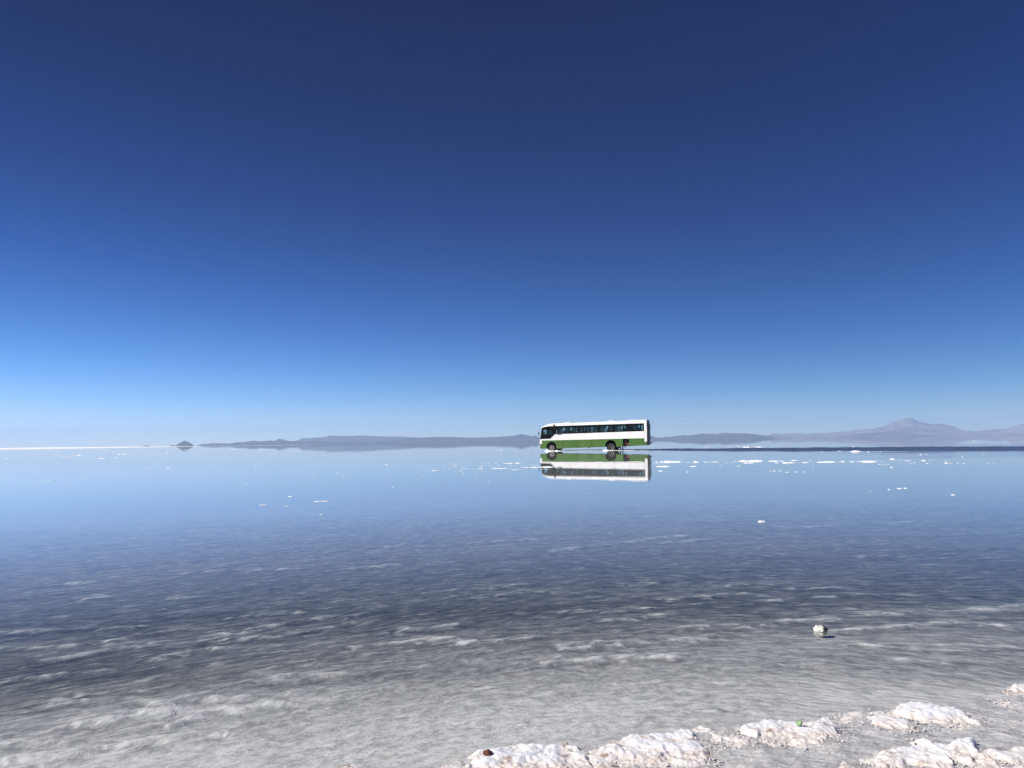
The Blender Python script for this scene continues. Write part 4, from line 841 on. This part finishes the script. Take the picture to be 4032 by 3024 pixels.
# ------------------------------------------------------------------ people in the bus: one skinned body each
def person_mesh():
    me = bpy.data.meshes.new('person')
    J = {'pel': (0, 0, 0.10, 0.14), 'bel': (0.02, 0, 0.28, 0.13), 'che': (0.03, 0, 0.46, 0.15), 'nek': (0.01, 0, 0.60, 0.055), 'hd0': (-0.02, 0, 0.68, 0.075), 'hd1': (-0.02, 0, 0.76, 0.09), 'hd2': (-0.01, 0, 0.84, 0.065)}
    E_ = [('pel', 'bel'), ('bel', 'che'), ('che', 'nek'), ('nek', 'hd0'), ('hd0', 'hd1'), ('hd1', 'hd2')]
    for s, g in ((1, 'l'), (-1, 'r')):
        J.update({'sh' + g: (0.02, 0.17 * s, 0.50, 0.065), 'el' + g: (-0.03, 0.22 * s, 0.26, 0.045), 'wr' + g: (-0.25, 0.14 * s, 0.20, 0.032), 'ha' + g: (-0.33, 0.12 * s, 0.20, 0.035),
                  'hi' + g: (-0.04, 0.10 * s, 0.09, 0.095), 'kn' + g: (-0.44, 0.12 * s, 0.12, 0.065), 'an' + g: (-0.42, 0.12 * s, -0.30, 0.045), 'to' + g: (-0.56, 0.12 * s, -0.34, 0.04)})
        E_ += [('che', 'sh' + g), ('sh' + g, 'el' + g), ('el' + g, 'wr' + g), ('wr' + g, 'ha' + g), ('pel', 'hi' + g), ('hi' + g, 'kn' + g), ('kn' + g, 'an' + g), ('an' + g, 'to' + g)]
    ks = list(J); me.from_pydata([J[k][:3] for k in ks], [(ks.index(a), ks.index(b)) for a, b in E_], [])
    o = bpy.data.objects.new('tmp', me); COL.objects.link(o)
    o.modifiers.new('s', 'SKIN'); sv_ = me.skin_vertices[0].data
    for i, k in enumerate(ks): sv_[i].radius = (J[k][3], J[k][3])
    sv_[0].use_root = True
    m2 = o.modifiers.new('d', 'SUBSURF'); m2.levels = 1; m2.render_levels = 1
    dg = bpy.context.evaluated_depsgraph_get(); out = bpy.data.meshes.new_from_object(o.evaluated_get(dg))
    bpy.data.objects.remove(o); bpy.data.meshes.remove(me); out.materials.clear(); out.name = 'person'
    return out
pm = person_mesh()
M_skin = simple('skin', (0.30, 0.17, 0.11), 0.6); M_hair = simple('hair', (0.015, 0.012, 0.01), 0.7)
hb = bmesh.new(); bmesh.ops.create_uvsphere(hb, u_segments=16, v_segments=10, radius=0.105)
for v in hb.verts: v.co = Vector((v.co.x * 1.05 + 0.012, v.co.y * 0.92, v.co.z * 0.95 + 0.80))
bmesh.ops.delete(hb, geom=[v for v in hb.verts if v.co.z < 0.745 or (v.co.x < -0.055 and v.co.z < 0.82)], context='VERTS')
hair_me = bm_mesh(hb, 'hair', True); hair_me.materials.append(M_hair)
PEOPLE = [(2.86, 0.45, 'dark maroon top', (0.10, 0.03, 0.04), 'passenger in a dark top behind the first large bus window'),
          (7.70, 0.55, 'grey', (0.10, 0.11, 0.12), 'passenger by the gap in the curtains above the middle of the bus'),
          (8.95, 0.50, 'brown', (0.10, 0.07, 0.05), 'leftmost of the three passengers behind the fifth bus window'),
          (9.30, 0.95, 'black', (0.03, 0.03, 0.04), 'middle one of the three passengers behind the fifth bus window'),
          (9.72, 0.55, 'maroon', (0.09, 0.05, 0.05), 'rightmost of the three passengers behind the fifth bus window'),
          (11.22, 0.60, 'dark', (0.05, 0.05, 0.06), 'lone passenger at the rearmost bus window'),
          (0.85, 0.52, 'white shirt', (0.70, 0.70, 0.72), 'bus driver in a pale shirt at the front side window')]
for i, (x_, y_, nm, c, lab) in enumerate(PEOPLE):
    me = pm.copy(); me.materials.append(simple('cloth_' + nm.split()[0], c, 0.9)); me.materials.append(M_skin)
    for p in me.polygons:
        cc = p.center
        if cc.z > 0.60 or cc.x < -0.24 and cc.z > 0.16 and cc.z < 0.25 and abs(cc.y) < 0.19 : p.material_index = 1
        p.use_smooth = True
    o = obj('person', me); h_ = obj('hair', hair_me, None, o)
    q = P0 + AX * x_ + AY * y_; zf = 1.30 + PITCH(x_) + (0.10 if i != 6 else 0.0)
    o.location = (q.x, q.y, zf); o.rotation_euler = (0, 0, YAW + random.uniform(-0.1, 0.1))
    tag(o, lab, 'person', 'people seated in the bus')

# ------------------------------------------------------------------ splashes and foam at the wheels
M_foam = simple('foam', (0.88, 0.89, 0.90), 0.6, (0.75, 0.73, 0.70), 0.4, 5, bump=0.5)
def splash(name, pts, yb, wdt, seed):
    """ragged fan of thrown water: pts = crest heights along local x"""
    P = np.array(pts); nx = 90; x = np.linspace(P[0, 0], P[-1, 0], nx); h = np.interp(x, P[:, 0], P[:, 1])
    T, X = np.meshgrid(np.linspace(-1, 1, 18), x, indexing='ij')
    nn = fbm(X * 9, T * 3, seed, 4)
    Z = np.broadcast_to(h, T.shape) * (1 - np.abs(T) ** 1.3) * (0.72 + 0.55 * nn) - 0.01
    Yv = yb + T * wdt + (fbm(X * 5, T * 4, seed + 3, 3) - 0.5) * 0.12
    me = fast_mesh(name, np.stack([X.ravel(), Yv.ravel(), Z.ravel()], 1), grid_faces(18, nx), True)
    return to_bus(me, False)
def world_part(name, me, mat):
    o = obj(name, me, mat); o.location = bus.location; o.rotation_euler = bus.rotation_euler; return o
o = world_part('splash', splash('splash', [(0.42, 0.0), (0.62, 0.08), (0.70, 0.20), (0.82, 0.17), (1.05, 0.10), (1.3, 0.06), (1.62, 0.05), (1.78, 0.09), (1.88, 0.17), (2.0, 0.08), (2.3, 0.05), (2.5, 0.02)], -0.10, 0.22, 11), M_foam)
tag(o, 'white wedge of water thrown up by the front bus wheel', 'splash', 'splashes at the bus wheels')
o = world_part('splash', splash('splash', [(6.85, 0.0), (7.05, 0.09), (7.25, 0.10), (7.42, 0.14), (7.6, 0.10), (7.9, 0.06), (8.3, 0.05), (8.9, 0.06), (9.4, 0.02)], -0.12, 0.24, 23), M_foam)
tag(o, 'low ragged white splash around the rear bus wheel', 'splash', 'splashes at the bus wheels')
# pale foam line the wheels leave behind
nx = 700; xx = np.linspace(2.2, 24, nx); T, X = np.meshgrid(np.linspace(-1, 1, 9), xx, indexing='ij')
hh = 0.045 * sstep(24, 14, X) * (0.35 + 0.9 * fbm(X * 3, T * 0.6, 81, 4)) + 0.012
Z = hh * (1 - T ** 2) - 0.008
Yv = -0.15 + T * (0.16 + 0.03 * X) + (fbm(X * 0.7, T * 0, 84, 3) - 0.5) * 0.25
me = to_bus(fast_mesh('foam_trail', np.stack([X.ravel(), Yv.ravel(), Z.ravel()], 1), grid_faces(9, nx), True), False)
M_trail = simple('dirty_foam', (0.62, 0.60, 0.60), 0.7, (0.22, 0.19, 0.17), 0.8, 1.2)
tag(world_part('foam_trail', me, M_trail), 'thin pale line of dirty foam trailing from the bus wheels to the right', 'foam', kind='stuff')

# ------------------------------------------------------------------ haze: clear high air that still fades the far hills
bm = bmesh.new(); bmesh.ops.create_cube(bm, size=1)
for v in bm.verts: v.co = Vector((v.co.x * 2 * 26500, v.co.y * 2 * 26500, -1.2 if v.co.z < 0 else 560))
HZ = NT('thin_air'); pv = HZ.n('VolumePrincipled', {'Color': (0.50, 0.70, 1.0, 1), 'Density': 3.8e-5, 'Anisotropy': 0.1}); HZ.done(pv.outputs[0], True)
tag(obj('haze', bm_mesh(bm, 'haze'), HZ.m), 'thin blue haze over the salt flat', 'haze', kind='stuff')
